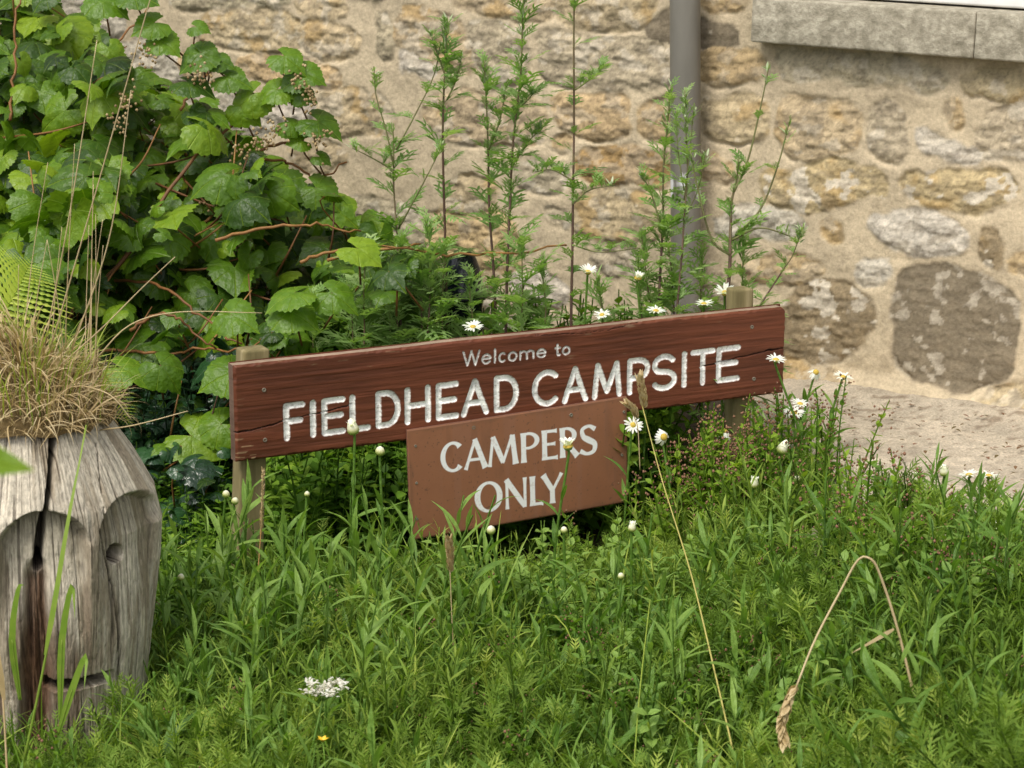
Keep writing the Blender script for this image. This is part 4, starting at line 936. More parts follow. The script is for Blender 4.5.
# ------------------------------------------------------------------ mugwort
def mugwort(label, pts, branches=(), n_leaf=26, group='tall mugwort plants in front of the wall', big=.085, bare_top=False, spike=True, tint0=.55, stem_r=.004):
    P_ = px_curve(pts, 40); P_ = P_ + np.c_[fbm(np.linspace(0, 3, 40), np.full(40, pts[0][0] * .1), 2, 3) - .5, np.zeros(40), np.zeros(40)] * .03 * np.linspace(0, 1, 40)[:, None]; o_ = empty('mugwort_plant', P_[0], label, 'mugwort', group)
    m = MB(); tube(m, P_, np.linspace(stem_r, stem_r * .35, 40), 6, np.r_[np.repeat(np.linspace(.25, .8, 40), 6), .5, .5])
    ml = MB(); ms_ = MB(); ph = g.random() * 6
    def dress(Q, nl, l0, l1, ph, up0=.35):
        k = len(Q)
        for i in range(nl):
            f = (i + g.random() * .6) / nl; idx = min(int(f * (k - 1)), k - 2); p = Q[idx] + (Q[idx + 1] - Q[idx]) * (f * (k - 1) - idx)
            ph += 2.4 + g.normal(0, .2); l = 1.55 * (l0 + (l1 - l0) * f) * g.uniform(.7, 1.25); tl = up0 + .5 * f + g.normal(0, .22)
            ml.scatter(PINN[g.integers(0, 4)], p[None], rot_yaw_tilt(np.array([ph]), np.array([tl])), [l], [np.clip(tint0 + g.normal(0, .14), 0, 1)])
            for e in range(2):                                   # small leaves in the axil
                ml.scatter(PINN[g.integers(0, 4)], p[None], rot_yaw_tilt(np.array([ph + g.normal(0, .5)]), np.array([tl + g.uniform(.2, .8)])), [l * g.uniform(.35, .55)], [np.clip(tint0 + .1 + g.normal(0, .1), 0, 1)])
    def top(Q, n=40, sz=.03):
        k = len(Q)
        for i in range(n):
            f = .86 + .14 * (i / n); p = Q[min(int(f * (k - 1)), k - 1)]
            ml.scatter(NEEDP if spike and i % 2 else NEEDLE, p[None] + g.normal(0, .003, (1, 3)), rot_yaw_tilt(np.array([i * 2.4]), np.array([g.uniform(.5, 1.4)])), [sz * g.uniform(.5, 1.1)], [np.clip(.6 + g.normal(0, .2), 0, 1)])
    dress(P_, int(n_leaf * 1.25), big, big * .4, ph)
    if not bare_top: top(P_)
    for b in branches:
        Q = px_curve(b, 16); tube(m, Q, np.linspace(stem_r * .55, stem_r * .25, 16), 5, .75); dress(Q, max(4, int(n_leaf * .4)), big * .6, big * .3, g.random() * 6, .5); top(Q, 16, .024)
    m.build('stem', M_MUGSTEM, o_, P_[0]); ml.build('foliage', [M_MUG, M_BUDSP], o_, P_[0])
    return o_
mugwort('leftmost mugwort, its broken stem forking into two leafy branches', [(402,400,4.95),(400,300,4.95),(396,200,5.0),(392,125,5.0)], [[(394,168,5.0),(386,130,5.0),(376,95,5.0),(374,66,5.0)], [(396,150,5.0),(415,115,5.0),(434,75,5.0),(441,40,5.0)], [(398,230,5.0),(425,180,4.95),(445,140,4.95)], [(396,172,5.0),(372,158,5.0),(352,148,5.0)]], 14, bare_top=True)
mugwort('slim purple stemmed mugwort, second from the left, forked near its tip', [(447,400,4.95),(446,250,5.0),(444,130,5.0),(446,65,5.0),(450,18,5.0)], [[(445,75,5.0),(436,50,5.0),(430,32,5.0)], [(447,100,5.0),(456,80,5.0),(462,55,5.0)]], 24, big=.07)
mugwort('shorter mugwort, third from the left, with a dense green tip', [(500,400,4.95),(494,270,5.0),(489,190,5.05),(486,120,5.05),(488,60,5.05)], [[(489,150,5.05),(500,120,5.05),(506,85,5.05)]], 24, big=.075)
mugwort('tall mugwort with pale tip reaching the top edge, fourth from the left', [(505,400,4.9),(508,260,4.95),(513,150,5.0),(520,60,5.0),(526,-10,5.0)], [[(513,165,5.0),(530,140,5.0),(541,130,5.0)], [(516,110,5.0),(528,100,5.0),(534,92,5.0)]], 32, big=.085)
mugwort('straight tall mugwort in the middle of the wall, cut off by the top edge', [(570,400,4.9),(572,280,4.95),(573,150,5.0),(575,0,5.0),(576,-30,5.0)], [[(572,205,4.95),(590,190,4.95),(615,185,4.95)], [(575,90,5.0),(592,78,5.0),(604,66,5.0)], [(573,245,4.95),(600,252,4.9),(640,248,4.9)], [(572,180,4.95),(552,170,4.95),(535,172,4.95)]], 20, big=.07)
mugwort('mugwort standing just left of the drainpipe with pale flower spikes', [(655,380,4.85),(660,270,4.9),(664,180,4.95),(668,85,4.95)], [[(662,230,4.9),(650,190,4.9),(640,175,4.9)]], 24, big=.07, tint0=.62)
mugwort('pale flowering mugwort spray in front of the drainpipe', [(672,380,4.8),(680,270,4.85),(687,180,4.9),(686,90,4.9)], [[(684,200,4.9),(690,150,4.9),(694,105,4.9)], [(683,220,4.9),(698,190,4.9),(706,150,4.9)], [(684,190,4.9),(678,150,4.9),(676,110,4.9)]], 22, big=.06, tint0=.72, stem_r=.003)
mugwort('dark stemmed mugwort right of the drainpipe, broken stub and long leaning branch', [(722,380,4.8),(728,280,4.85),(732,210,4.9),(735,158,4.9)], [[(734,192,4.9),(748,160,4.9),(760,110,4.9),(770,62,4.9)], [(732,240,4.9),(760,210,4.9),(778,165,4.9),(791,115,4.9)], [(730,255,4.85),(712,240,4.85),(698,190,4.85),(690,150,4.85)], [(732,240,4.88),(760,228,4.85),(790,236,4.85)]], 12, big=.075, bare_top=True, stem_r=.0055)
mugwort('short leaning mugwort shoot behind the right end of the sign', [(745,330,4.8),(770,290,4.85),(790,260,4.85),(808,228,4.85)], [], 12, big=.045, stem_r=.0025)
for i, (x, y) in enumerate([(395,290),(425,262),(440,300),(520,290),(650,290),(670,265),(740,290),(360,300),(420,300),(470,330),(540,310),(385,330),(600,320),(350,340),(640,310),(310,345),(700,300),(440,345)]):
    mugwort('young bushy mugwort shoot growing behind the sign board', [(x, y + 110, 4.85), (x + 3, y + 30, 4.9), (x + g.normal(0, 6), y - 40 - g.random() * 20, 4.9)], [], 18, 'young mugwort shoots behind the sign', big=.085, spike=False, tint0=.72, stem_r=.003)

# ------------------------------------------------------------------ undergrowth (nobody could count it)
g = np.random.default_rng(77)
def lite(seed, lobes=3, W=.085):
    g2 = np.random.default_rng(seed); m = MB()
    def lobe(o, ang, l, w_):
        c, s = math.sin(ang), math.cos(ang); t = np.array([0, .5, 1.0]); wd = w_ * np.array([.5, 1, .05])
        ctr = np.array(o)[None] + np.outer(t * l, [c, s, 0]); ctr[:, 2] -= .2 * l * t ** 2
        sv = np.array([s, -c, 0]); m.add(np.stack([ctr - wd[:, None] * sv, ctr + wd[:, None] * sv], 1).reshape(-1, 3), grid_faces(3, 2), None, .5 + g2.normal(0, .06))
    lobe((0, 0, 0), 0, 1, W * .8)
    for i in range(lobes):
        for sg in (-1, 1): lobe((0, .22 + .22 * i, -.02), sg * g2.uniform(.55, .9), .5 - .1 * i, W * .7)
    return m.temp()
LITE = [lite(i, 3, .032 + .008 * i) for i in range(4)]
def shoot(seed, n, l0, l1, leafs, up0=.3, up1=1.2, buds=0, pair=False, stem=True):
    """one upright herb shoot of unit height; material 0 leaf, 1 bud"""
    g2 = np.random.default_rng(seed); m = MB()
    wob = g2.normal(0, .05, 2); ax = lambda f: np.array([wob[0] * f * f * 2, wob[1] * f * f * 2, f])
    if stem: tube(m, np.array([ax(f) for f in np.linspace(0, 1, 6)]), np.linspace(.011, .005, 6), 3, .45, cap=False)
    ph = g2.random() * 6
    for i in range(n):
        f = .12 + .86 * i / n; ph += 2.4
        for q in ((0, PI) if pair else (0,)):
            l = (l0 + (l1 - l0) * f) * g2.uniform(.7, 1.2)
            m.scatter(leafs[g2.integers(0, len(leafs))], ax(f)[None], rot_yaw_tilt(np.array([ph + q]), np.array([up0 + (up1 - up0) * f + g2.normal(0, .2)])), [l], [.42 + .22 * f + g2.normal(0, .06)])
    for i in range(buds):
        f = 1 - .25 * g2.random() ** 1.5; sp = .10 * (1.15 - f) + .03; p = ax(f) + np.array([g2.normal(0, sp), g2.normal(0, sp), g2.normal(0, .02)])
        m.add(*octa(p, .0085 * g2.uniform(.8, 1.5)), None, .5 + g2.normal(0, .2), 1)
    return m.temp()
def octa(p, r):
    V = np.array([[r, 0, 0], [0, r, 0], [-r, 0, 0], [0, -r, 0], [0, 0, r * 1.2], [0, 0, -r]]) + p
    return V, np.array([[0, 1, 4, -1], [1, 2, 4, -1], [2, 3, 4, -1], [3, 0, 4, -1], [1, 0, 5, -1], [2, 1, 5, -1], [3, 2, 5, -1], [0, 3, 5, -1]])
def scatter_area(n, x0, x1, y0, y1, accept):
    x = g.uniform(x0, x1, n); y = g.uniform(y0, y1, n)
    ok = accept(x, y) & (np.hypot(x - SC[0], y - SC[1]) > .205) & (np.abs(x) < y * .27 + .15)
    return x[ok], y[ok]
pedge = lambda x, y: .72 - .14 * smooth(y, 4.0, 4.3) + (fbm(y * 3, x * 0, 3, 6) - .5) * .3
def front_sign(x): return BL[1] + (x - BL[0]) * (BR[1] - BL[1]) / (BR[0] - BL[0])
def qwall(x, y): return (x - P0[0]) * NW[0] + (y - P0[1]) * NW[1]
def plant(mb_, tps, x, y, h, hv, tint, tv=.12, lean=.25, sink=.01):
    k = len(x); var = g.integers(0, len(tps), k); z = gz(x, y) - sink
    pos = np.c_[x, y, z]; rot = rot_up(g.random(k) * 6.28, np.abs(g.normal(0, lean, k)), g.random(k) * 6.28)
    hh = h * g.uniform(1 - hv, 1 + hv, k) if np.isscalar(h) else h * g.uniform(1 - hv, 1 + hv, k)
    patch = (fbm(x * 3.2, y * 3.2, 3, 44) - .5) * .65
    tt = np.clip(tint + patch + g.normal(0, tv, k), .02, .98)
    for i, t_ in enumerate(tps):
        s = var == i; mb_.scatter(t_, pos[s], rot[s], hh[s], tt[s])
HERB = [shoot(i, 24, .36, .16, LITE, .15, 1.2) for i in range(6)]
ROUND = [shoot(20 + i, 11, .16, .09, [OVAL], .1, .7, pair=True) for i in range(4)]
MARJ = [shoot(40 + i, 12, .12, .055, [OVAL], .2, .9, buds=11, pair=True) for i in range(5)]
# feathery herb carpet in front of the sign
mb = MB(); x, y = scatter_area(5600, -1.15, 1.35, 2.55, 4.45, lambda x, y: (x < pedge(x, y) + .02 + .6 * smooth(4.0 - y, 0, .4)) & (y < front_sign(x) + .05))
nl_ = (1 - .3 * np.exp(-((x - SC[0]) / .3) ** 2)) * (1 - .4 * np.exp(-((x - .06) / .28) ** 2) * smooth(y, 3.5, 3.9)); plant(mb, HERB, x, y, (.12 + .14 * fbm(x * 4, y * 4, 3, 91)) * nl_, .3, .46, .16, lean=.35)
tag(mb.build('undergrowth', M_HERB), kind='stuff')
# small leaved herb behind and below the sign
mb = MB(); x, y = scatter_area(4200, -.47, .95, 3.9, 5.2, lambda x, y: (x < pedge(x, y)) & ((x < .35) | (y < 4.75)) & ~((y - front_sign(x) > -.05) & (y - front_sign(x) < .15) & (x > -.27) & (x < .36)) & (qwall(x, y) > .35) & (y > front_sign(x) - .3))
hh = np.where(y > front_sign(x), .31 - .12 * smooth(x, .3, .6), .2); fs_ = y - front_sign(x); hh = np.where(fs_ > .10, hh, np.where(fs_ > -.1, .09, .14)); plant(mb, ROUND, x, y, hh, .2, .48)
x, y = scatter_area(1100, -1.25, -.42, 3.75, 4.85, lambda x, y: y > front_sign(x) - .35); plant(mb, ROUND, x, y, .17, .4, .42, lean=.3)
tag(mb.build('ground_cover', M_DARKH), kind='stuff')
# flowering herb with dusky buds along the path
mb = MB(); x, y = scatter_area(1900, .2, 1.4, 3.3, 5.0, lambda x, y: (x < pedge(x, y) + .04 + .05 * np.sin(y * 9) + .6 * smooth(3.95 - y, 0, .4)) & (x > .45 + (4.3 - y) * .3) & (qwall(x, y) > .30) & (y > np.where(x < .62, front_sign(x) - .02, 0)))
plant(mb, MARJ, x, y, (.255 - .15 * smooth(y, 4.3, 4.8)) * (1 - .4 * smooth(x, .62, .85)), .4, .72, lean=.25)
x, y = scatter_area(170, -1, 1.1, 2.9, 3.95, lambda x, y: (x < pedge(x, y)))
plant(mb, MARJ, x, y, .2, .35, .5, lean=.3)
a = at(748, 455, 4.5); x = a[0] + g.normal(-.03, .11, 190); y = a[1] + g.normal(0, .07, 190); s = y > front_sign(x) - .4; x, y = x[s], y[s]; s = ~((x < .36) & (abs(y - front_sign(x)) < .12)); x, y = x[s], y[s]; plant(mb, MARJ, x, y, .27, .3, .62, lean=.2)
tag(mb.build('flowering_herb', [M_DARKH, M_REDBUD]), kind='stuff')
mb = MB(); x, y = scatter_area(1000, -1.3, -.2, 4.75, 5.9, lambda x, y: qwall(x, y) > .1)
plant(mb, ROUND, x, y, .24, .4, .3); tag(mb.build('shady_ground_cover', M_IVY), kind='stuff')
FLEAF = [strip_leaf(1, .1, 3, b, .2) for b in (.2, .6, 1.0)]
FINE = [shoot(80 + i, 26, .27, .13, FLEAF, .45, 1.15) for i in range(6)]
mb = MB(); x, y = scatter_area(3900, -1.15, 1.35, 2.55, 4.4, lambda x, y: (x < pedge(x, y) + .02 + .6 * smooth(4.0 - y, 0, .4)) & (y < front_sign(x) - .02))
nl_ = (1 - .3 * np.exp(-((x - SC[0]) / .3) ** 2)) * (1 - .35 * np.exp(-((x - .06) / .28) ** 2) * smooth(y, 3.5, 3.9))
plant(mb, FINE, x, y, (.13 + .16 * fbm(x * 4, y * 4, 3, 291)) * nl_, .35, .44, .16, lean=.34)
tag(mb.build('fine_undergrowth', M_HERB), kind='stuff')
# upright lance leaved stems and thin blades standing above the carpet
MEAD = [shoot(60 + i, 10 + i, .34, .2, LANCE, .55, 1.25) for i in range(5)]
mb = MB(); x, y = scatter_area(480, -1.1, 1.3, 2.6, 4.3, lambda x, y: (x < pedge(x, y) - .02 + .6 * smooth(3.95 - y, 0, .4)) & (y < front_sign(x) - .06))
nl_ = 1 - .35 * np.exp(-((x - SC[0]) / .3) ** 2) * (y < 3.5) - .5 * np.exp(-((x - .06) / .3) ** 2) * (y > 3.5); plant(mb, MEAD, x, y, (.14 + .20 * fbm(x * 3, y * 3, 3, 191)) * nl_, .3, .58, lean=.28)
x, y = scatter_area(100, -.75, -.1, 3.45, 4.15, lambda x, y: y < front_sign(x) - .06); plant(mb, MEAD, x, y, .3, .25, .6, lean=.2)
x, y = scatter_area(90, .1, .85, 3.2, 4.0, lambda x, y: y < front_sign(x) - .4); plant(mb, MEAD, x, y, .26, .25, .52, lean=.22)
x, y = scatter_area(900, -.6, 1.3, 3.3, 4.3, lambda x, y: (x < pedge(x, y) - .02 + .6 * smooth(3.95 - y, 0, .4)) & (y < front_sign(x) - .06) & (x > -.1 + (4.1 - y) * .4))
plant(mb, ROUND, x, y, .2, .4, .72, lean=.3)
tag(mb.build('meadow_undergrowth', M_DAISYLEAF), kind='stuff')
# grass blades
mb = MB(); BLD = [blade(1, .019, 7, b) for b in (.5, 1.0, 1.7, 2.3)]
x, y = scatter_area(3000, -1.1, 1.3, 2.5, 4.35, lambda x, y: x < pedge(x, y) - .02 + .6 * smooth(3.95 - y, 0, .4))
cl_ = fbm(x * 3, y * 3, 3, 77); s = cl_ > .46; x, y = x[s], y[s]
plant(mb, BLD, x, y, .23, .5, .62, .18, .35)
k = 260; x = SC[0] + g.normal(.02, .16, k); y = SC[1] - .22 - abs(g.normal(0, .12, k)); plant(mb, BLD, x, y, .2, .45, .62, .15, .4)
k = 60; a = at(500, 640, 3.9); plant(mb, BLD[1:], a[0] + g.normal(0, .06, k), a[1] + g.normal(0, .06, k), .34, .25, .72, .1, .3)
tag(mb.build('grass', M_GRASS), kind='stuff')
# fallen leaves and grit on the path
mb = MB(); k = 1100; x = g.uniform(.75, 2.0, k); y = g.uniform(3.7, 5.6, k); s = qwall(x, y) > .05; x, y = x[s], y[s]; k = len(x)
zz_ = .014 + 0 * x; mb.scatter(OVAL, np.c_[x, y, zz_], rot_yaw_tilt(g.random(k) * 6.28, g.normal(0, .15, k)), g.uniform(.005, .016, k), g.uniform(.1, .6, k))
tag(mb.build('fallen_leaf_litter', M_REDBUD), kind='stuff')

# ------------------------------------------------------------------ daisies
def petals(n, L, W, cup, seed, drop=0.0):
    g2 = np.random.default_rng(seed); m = MB()
    tp = strip_leaf(1, W / L, 4, .5, .15, lambda t: .75 + .25 * np.sin(PI * t) - .6 * smooth(t, .85, 1))
    a = np.arange(n) * 2 * PI / n + g2.normal(0, .09, n); keep = g2.random(n) > drop; a = a[keep]
    pos = np.c_[np.cos(a), np.sin(a), 0 * a] * .0045
    m.scatter(tp, pos, rot_yaw_tilt(a, cup + g2.normal(0, .14, len(a))), L * g2.uniform(.85, 1.08, len(a)), .5 + g2.normal(0, .12, len(a)))
    return m
LG = 'daisies with green buds or white heads around the sign'
def daisy(label, px, py, Y, kind='open', face=(0, -.3, 1), size=1.0, foot=None, seed=0, group=LG, leaves=14, name='daisy', leafsize=.08, sr=.0026):
    top = at(px, py, Y); gx_, gy_ = (top[0] + g.normal(0, .03), top[1] + g.normal(.0, .03)) if foot is None else foot
    base_ = np.array([gx_, gy_, float(gz(np.array(gx_), np.array(gy_)))])
    if top[2] - base_[2] < .03: base_[2] = top[2] - .1
    o_ = empty(name, base_, label, 'daisy', group)
    mid = .5 * (top + base_) + np.array([g.normal(0, .012), g.normal(0, .012), .0])
    f_ = norm(np.array(face, float)); P_ = resample(np.array([base_, mid, top - f_ * .012 * size]), 14); P_ = np.r_[P_, (top - f_ * .002)[None]]
    m = MB(); tube(m, P_, np.r_[np.linspace(sr * 1.15, sr, 14), sr], 5, .55); m.build('stem', M_DAISYLEAF, o_, base_)
    m = MB(); ph = g.random() * 6
    for i in range(leaves):
        f = .05 + .78 * i / max(leaves, 1); p = P_[int(f * 13)]; ph += 2.4
        l = leafsize * (1.2 - .6 * f) * g.uniform(.75, 1.2)
        m.scatter(LANCE[g.integers(0, 3)], p[None], rot_yaw_tilt(np.array([ph]), np.array([.65 + .5 * f + g.normal(0, .2)])), [l], [np.clip(.5 + g.normal(0, .14), 0, 1)])
    m.build('foliage', M_DAISYLEAF, o_, base_)
    f_ = norm(f_ + np.array([0, .12, .25])) if kind == 'open' else f_; rt_ = frames(np.array([f_]), np.array([[0.02, 1, .01]]))[0]; rt_ = np.stack([rt_[:, 0], np.cross(f_, rt_[:, 0]), f_], -1)
    if kind in ('open', 'half', 'droop', 'cup'):
        cup = {'open': .42, 'half': 1.15, 'droop': -.75, 'cup': .85}[kind]
        tm = petals(22 if kind != 'half' else 14, .0225 * size if kind != 'half' else .016 * size, .0056 * size, cup, seed, .1 if kind == 'droop' else .03).temp()
        m = MB(); m.scatter(tm, top[None], rt_[None], [1.0], [.5]); hd = m.build('petals', M_PETAL, o_, base_)
        m = MB(); lathe(m, [(.0085 * size, -.001), (.008 * size, .0018), (.005 * size, .0036), (.0001, .0045)], 12, top, rot=rt_); m.build('disc', M_DISC, o_, base_)
        m = MB(); lathe(m, [(.0015, -.008 * size), (.006 * size, -.006 * size), (.0085 * size, -.0015), (.0082 * size, .0005)], 12, top, .2, rot=rt_); m.build('calyx', M_BUD, o_, base_)
    elif kind == 'bud':
        m = MB(); pr_ = np.array([(.0015, -.009), (.006, -.0075), (.0088, -.003), (.0085, .0015), (.006, .006), (.0025, .0085), (.0001, .009)]) * size
        tn = np.repeat([.0, .1, .25, .5, .8, .95, 1.0], 14); lathe(m, pr_, 14, top, tn, rot=rt_); m.build('bud', M_BUD, o_, base_)
    elif kind == 'tipped':
        m = MB(); pr_ = np.array([(.0015, -.009), (.0068, -.0075), (.0095, -.003), (.0085, .003), (.0062, .010), (.0035, .0155), (.0001, .018)]) * size
        tn = np.repeat([.0, .08, .3, .8, .97, 1.0, 1.0], 14); lathe(m, pr_, 14, top, tn, rot=rt_); m.build('bud', M_BUD, o_, base_)
        tm = petals(8, .0125 * size, .0045 * size, 1.52, seed).temp(); m = MB(); m.scatter(tm, (top + f_ * .003)[None], rt_[None], [1.0], [.5]); m.build('petals', M_PETAL, o_, base_)
    return o_
OPEN = [
 ('open white daisy above the sign over the word Welcome, below the dark canister', 473, 327, 4.78, 'open', (0, -.5, 1), .85),
 ('white daisy standing above the sign between two mugwort stems, left of the cup-shaped one', 588, 272, 4.85, 'cup', (.1, -.3, 1), .85),
 ('white daisy just showing over the sign edge above the word to', 602, 315, 4.78, 'open', (-.2, -.6, 1), .7),
 ('half closed white daisy, cup shaped, high above the sign left of the drainpipe', 638, 278, 4.85, 'half', (.15, -.1, 1), 1.0),
 ('white daisy peeping over the sign edge left of the drainpipe foot', 656, 311, 4.76, 'open', (.1, -.4, 1), .8),
 ('large white daisy touching the sign edge just left of the right post', 725, 293, 4.82, 'cup', (0, -.5, .9), 1.0),
 ('white daisy peeping over the sign edge below the drainpipe', 704, 304, 4.82, 'open', (0, -.3, 1), .8),
 ('white daisy in front of the right end of the brown board', 776, 360, 4.52, 'open', (.1, -.35, 1), .85),
 ('ragged white daisy right of the sign, nearest to the board end', 816, 372, 4.75, 'droop', (.2, -.7, .7), .8),
 ('white daisy on a curved stem right of the sign against the wall foot', 843, 377, 4.75, 'open', (.2, -.4, 1), .85),
 ('lower white daisy of the pair below the right end of the sign', 794, 413, 4.6, 'open', (0, -.6, 1), .9),
 ('upper white daisy of the pair below the right end of the sign', 800, 404, 4.68, 'open', (.1, -.4, 1), .8),
 ('white daisy drooping in the herb below the letters IT', 724, 431, 4.6, 'droop', (0, -.1, 1), .95),
 ('faded white daisy beside the lower plate, petals hanging', 664, 437, 4.45, 'droop', (.3, -.9, .3), .9),
 ('white daisy with yellow eye right beside the edge of the lower plate', 633, 425, 4.45, 'open', (.2, -1, .35), .75),
 ('just opening daisy in front of the letters ER of the lower plate', 568, 446, 4.02, 'half', (-.15, -.1, 1), 1.15),
 ('left white daisy of the flat pair at the edge of the path', 969, 475, 4.2, 'open', (-.1, -.12, 1), .85),
 ('right white daisy of the flat pair at the edge of the path', 989, 476, 4.22, 'open', (.1, -.12, 1), .85),
]
for i, (lb, px, py, Y, kd, fc, sz) in enumerate(OPEN): daisy(lb, px, py, Y, kd, fc, sz, seed=i)
BUDS = [
 ('creamy daisy bud in front of the letter L of the big board', 353, 429, 3.95, 'tipped', .95), ('green daisy bud below the big board, left of the plate', 380, 451, 4.0, 'bud', .8),
 ('white tipped daisy bud below the right end of the sign, larger and higher of two', 782, 449, 4.35, 'tipped', .95), ('white tipped daisy bud lower left of the larger one below the sign end', 754, 484, 4.3, 'tipped', .8),
 ('round green white bud between the two right hand bud groups', 813, 507, 4.3, 'bud', .75), ('round creamy bud above the bend of the dry grass stalk', 843, 542, 4.0, 'bud', .8),
 ('left creamy bud of the two standing at the path edge', 918, 479, 4.15, 'tipped', .75), ('right creamy bud of the two standing at the path edge', 944, 472, 4.2, 'tipped', .75),
 ('pale bud below the right corner of the lower plate', 632, 528, 3.95, 'tipped', .65), ('flat green bud below the lower plate under the letter N', 491, 530, 3.95, 'bud', .75),
 ('small pale bud just under the lower plate edge below the letter L', 564, 530, 3.95, 'bud', .6), ('small green bud among the dusky herb right of the sign', 797, 479, 4.4, 'bud', .65),
 ('upper pale bud beside the left post', 226, 494, 4.1, 'bud', .65), ('lower pale bud touching the left post', 235, 501, 4.1, 'bud', .65),
 ('small cream bud low in the grass below the lower plate', 621, 576, 3.8, 'bud', .55), ('white opening bud at the far right beside the path', 994, 529, 4.0, 'tipped', .85),
 ('tiny pale bud beside the right edge of the log', 181, 577, 3.75, 'bud', .55), ('small green bud at the far right below the opening one', 1000, 566, 3.95, 'bud', .6),
 ('green bud standing under the left end of the board', 307, 494, 4.15, 'bud', .5),
]
for i, (lb, px, py, Y, kd, sz) in enumerate(BUDS): daisy(lb, px, py, Y, kd, (g.normal(0, .22), -.1, 1), sz * 1.28, seed=50 + i)
LSH = 'leafy daisy shoot without a flower among the green herbs'
k = 0
while k < 165:
    px, py = g.uniform(130, 1020), g.uniform(500, 720)
    if px > 150 and 230 < px < 640 and py < 545: continue
    Y = np.interp(py, [520, 740], [4.15, 3.15])
    t = at(px, py, Y)
    if np.hypot(t[0] - SC[0], t[1] - SC[1]) < .24: continue
    daisy(LSH, px, py, Y, 'none', group='leafy daisy shoots in front of the sign', leaves=16, name='daisy_shoot', leafsize=g.uniform(.08, .13), foot=(t[0] + g.normal(0, .02), t[1] + g.normal(0, .02)))
    k += 1

# ------------------------------------------------------------------ single stalks, ears and foreground pieces
stalk('grass_stalk', 'tall ripe grass stalk with pale ear crossing the letter P of the sign', [(642,405,3.9),(662,480,3.8),(690,570,3.6),(712,660,3.4),(742,790,3.15)], .0010, .0017, M_YEL, head=[(645,408,3.9),(643,396,3.9),(640,378,3.9)], tint=.8, hr=.0085)
stalk('grass_stalk', 'short grass ear leaning at the top right corner of the lower plate', [(640,470,4.1),(638,430,4.1),(634,416,4.1)], .001, .001, M_STRAW, head=[(638,418,4.1),(634,410,4.1),(628,404,4.1)], tint=.8, hr=.008)
stalk('grass_stalk', 'brown grass ear standing below the lower plate', [(455,680,3.7),(452,620,3.7),(450,570,3.7)], .001, .001, M_STRAW, head=[(451,572,3.7),(450,555,3.7),(449,540,3.7)], tint=.68, hr=.0085)
stalk('grass_stalk', 'bent dry grass stalk folded over with its ear hanging down', [(935,790,3.1),(915,700,3.12),(898,630,3.14),(882,580,3.15),(872,560,3.15),(858,560,3.15),(840,592,3.14),(815,640,3.1),(797,685,3.05)], .0024, .0016, M_STRAW, head=[(797,685,3.05),(788,705,3.04),(782,722,3.03),(784,741,3.02)], tint=.78, hr=.0095, n=30,
      leaf=[([(894,629,3.14),(875,640,3.12),(850,654,3.1)], .0035)])
stalk('grass_stalk', 'reddish dry grass stalk with pink ear in front of the left post', [(238,790,3.3),(250,690,3.6),(256,600,3.85),(261,530,3.98)], .0015, .001, M_STEMO, head=[(261,535,3.98),(262,505,3.98),(263,470,3.98)], tint=.7, hr=.004)
stalk('grass_stalk', 'long green grass leaf rising in front of the carved log', [(22,770,3.1),(45,660,3.12),(62,560,3.15),(76,480,3.2),(86,425,3.25)], .0022, .001, M_GRASS, tint=.68, leaf=[([(45,655,3.12),(55,600,3.13),(70,510,3.17),(88,420,3.25)], .0045)])
stalk('grass_stalk', 'yellow green grass stalk standing low in front of the sign centre', [(632,790,3.1),(640,690,3.3),(650,600,3.5)], .0016, .001, M_GRASS, tint=.8)
stalk('grass_stalk', 'amber dry stem at the lower right with a withered brown tuft', [(950,790,3.1),(940,730,3.15),(930,695,3.2)], .002, .0013, M_STEMO, tint=.7, head=[(930,697,3.2),(929,690,3.2),(932,684,3.2)], hr=.009)
stalk('grass_stalk', 'dry straw stem at the left edge in front of the log', [(8,790,3.1),(3,700,3.15),(-4,620,3.2)], .002, .001, M_STRAW, tint=.6, leaf=[([(4,700,3.15),(-4,650,3.15),(-12,600,3.2)], .006)])
for (pts, lb) in [([(60,720,3.2),(62,640,3.2),(72,585,3.2),(75,620,3.18)], 'broad grass leaf folded over beside the mouth of the log'), ([(58,735,3.15),(72,690,3.15),(86,655,3.15),(84,690,3.12)], 'second folded grass leaf in front of the log mouth'), ([(20,700,3.2),(12,640,3.2),(18,590,3.2),(24,585,3.2)], 'short grass leaf in front of the left eye channel of the log')]:
    stalk('grass_stalk', lb, pts[:2], .0015, .001, M_GRASS, tint=.6, leaf=[(pts, .006)])
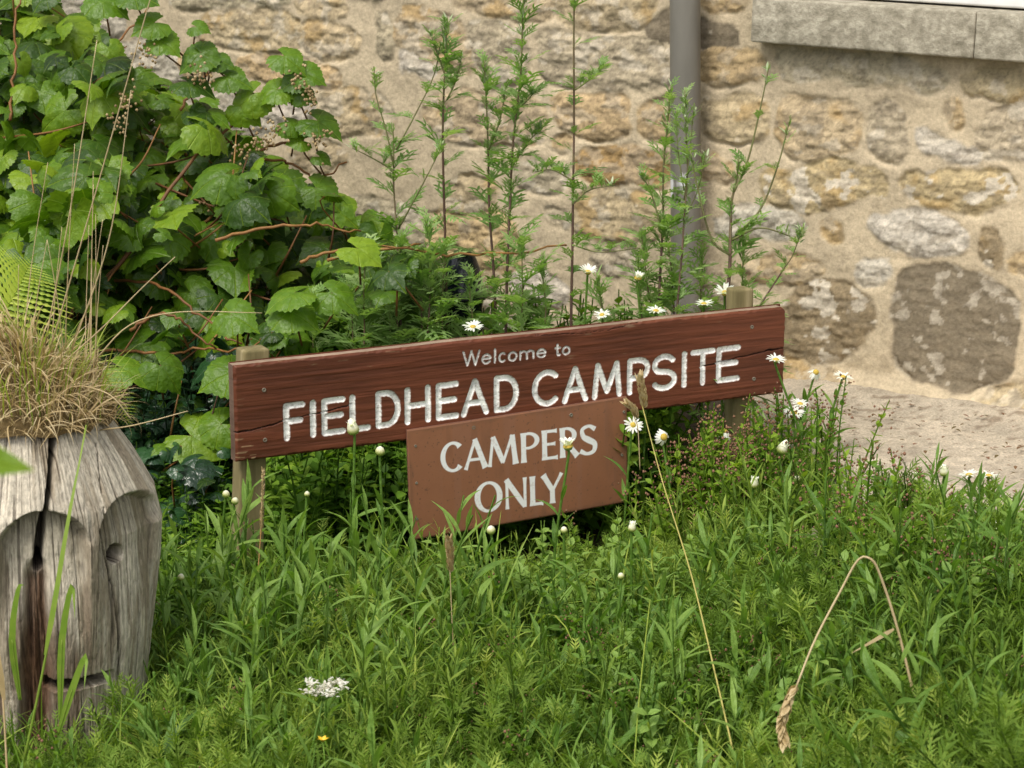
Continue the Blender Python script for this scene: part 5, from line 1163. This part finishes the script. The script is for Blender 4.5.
# yarrow-like umbel
top = at(325, 690, 3.15); P_ = px_curve([(300, 800, 3.1), (315, 735, 3.13), (323, 700, 3.15)], 10)
um = empty('yarrow', P_[0], 'white dusty umbel flower head on a green stem in the lower left grass', 'wildflower')
m = MB(); tube(m, P_, .0019, 5, .6)
for i in range(14):
    a = i * 2.4; r = .008 + .022 * math.sqrt(i / 14); e = top + np.array([r * math.cos(a), r * math.sin(a), .004 + g.normal(0, .002)]); tube(m, resample(np.array([P_[-1], .5 * (P_[-1] + e) + [0, 0, -.003], e]), 5), .0007, 4, .6)
m.build('stem', M_DAISYLEAF, um, P_[0])
m = MB()
for i in range(300):
    b_ = i % 14; a0 = b_ * 2.4; r0 = .004 + .025 * math.sqrt(b_ / 14); p = top + np.array([r0 * math.cos(a0) + g.normal(0, .0042), r0 * math.sin(a0) + g.normal(0, .0042), .004 + .006 * math.sin(b_ * 5) + g.normal(0, .0022)])
    m.scatter(OVAL, p[None], rot_yaw_tilt(np.array([g.random() * 6.28]), np.array([g.normal(.3, .4)])), [.007], [.5 + g.normal(0, .2)])
m.build('flower_head', M_UMBEL, um, P_[0])
# yellow flower
p_ = at(323, 742, 3.05); yf = empty('buttercup', p_ + Z * -.12, 'small yellow flower in the grass right below the white umbel', 'wildflower')
m_, t_, pz = mat('yellow petal'); pz.inputs['Base Color'].default_value = (.62, .42, .02, 1); pz.inputs['Roughness'].default_value = .4
m = MB(); tube(m, np.array([p_ - Z * .12, p_ - Z * .06 + RT * .004, p_]), .0012, 5); m.build('stem', M_GRASS, yf, yf.location)
m = MB(); a = np.arange(5) * 1.2566; m.scatter(OVAL, np.repeat(p_[None], 5, 0), rot_yaw_tilt(a, 0 * a + .8), np.full(5, .012), np.full(5, .5)); m.build('petals', m_, yf, yf.location)
# out of focus leaf close to the lens
p_ = at(2, 440, 1.25); fl = empty('foreground_plant', p_ + np.array([-.09, .02, -.5]), 'out of focus bright green leaf at the left edge close to the camera', 'plant')
m = MB(); tube(m, resample(np.array([p_ + [-.09, .02, -.5], p_ + [-.085, .01, -.2], p_ + [-.06, .0, -.02]]), 10), .002, 5, .6); m.build('stem', M_GRASS, fl, fl.location)
m = MB(); m.scatter(strip_leaf(1, .42, 7, .5, .25), (p_ + np.array([-.06, 0, -.01]))[None], frames(np.array([[.1, -.7, .7]]), np.array([[1, -.1, .05]])), [.078], [.8]); m.build('leaf', M_VINE, fl, fl.location)
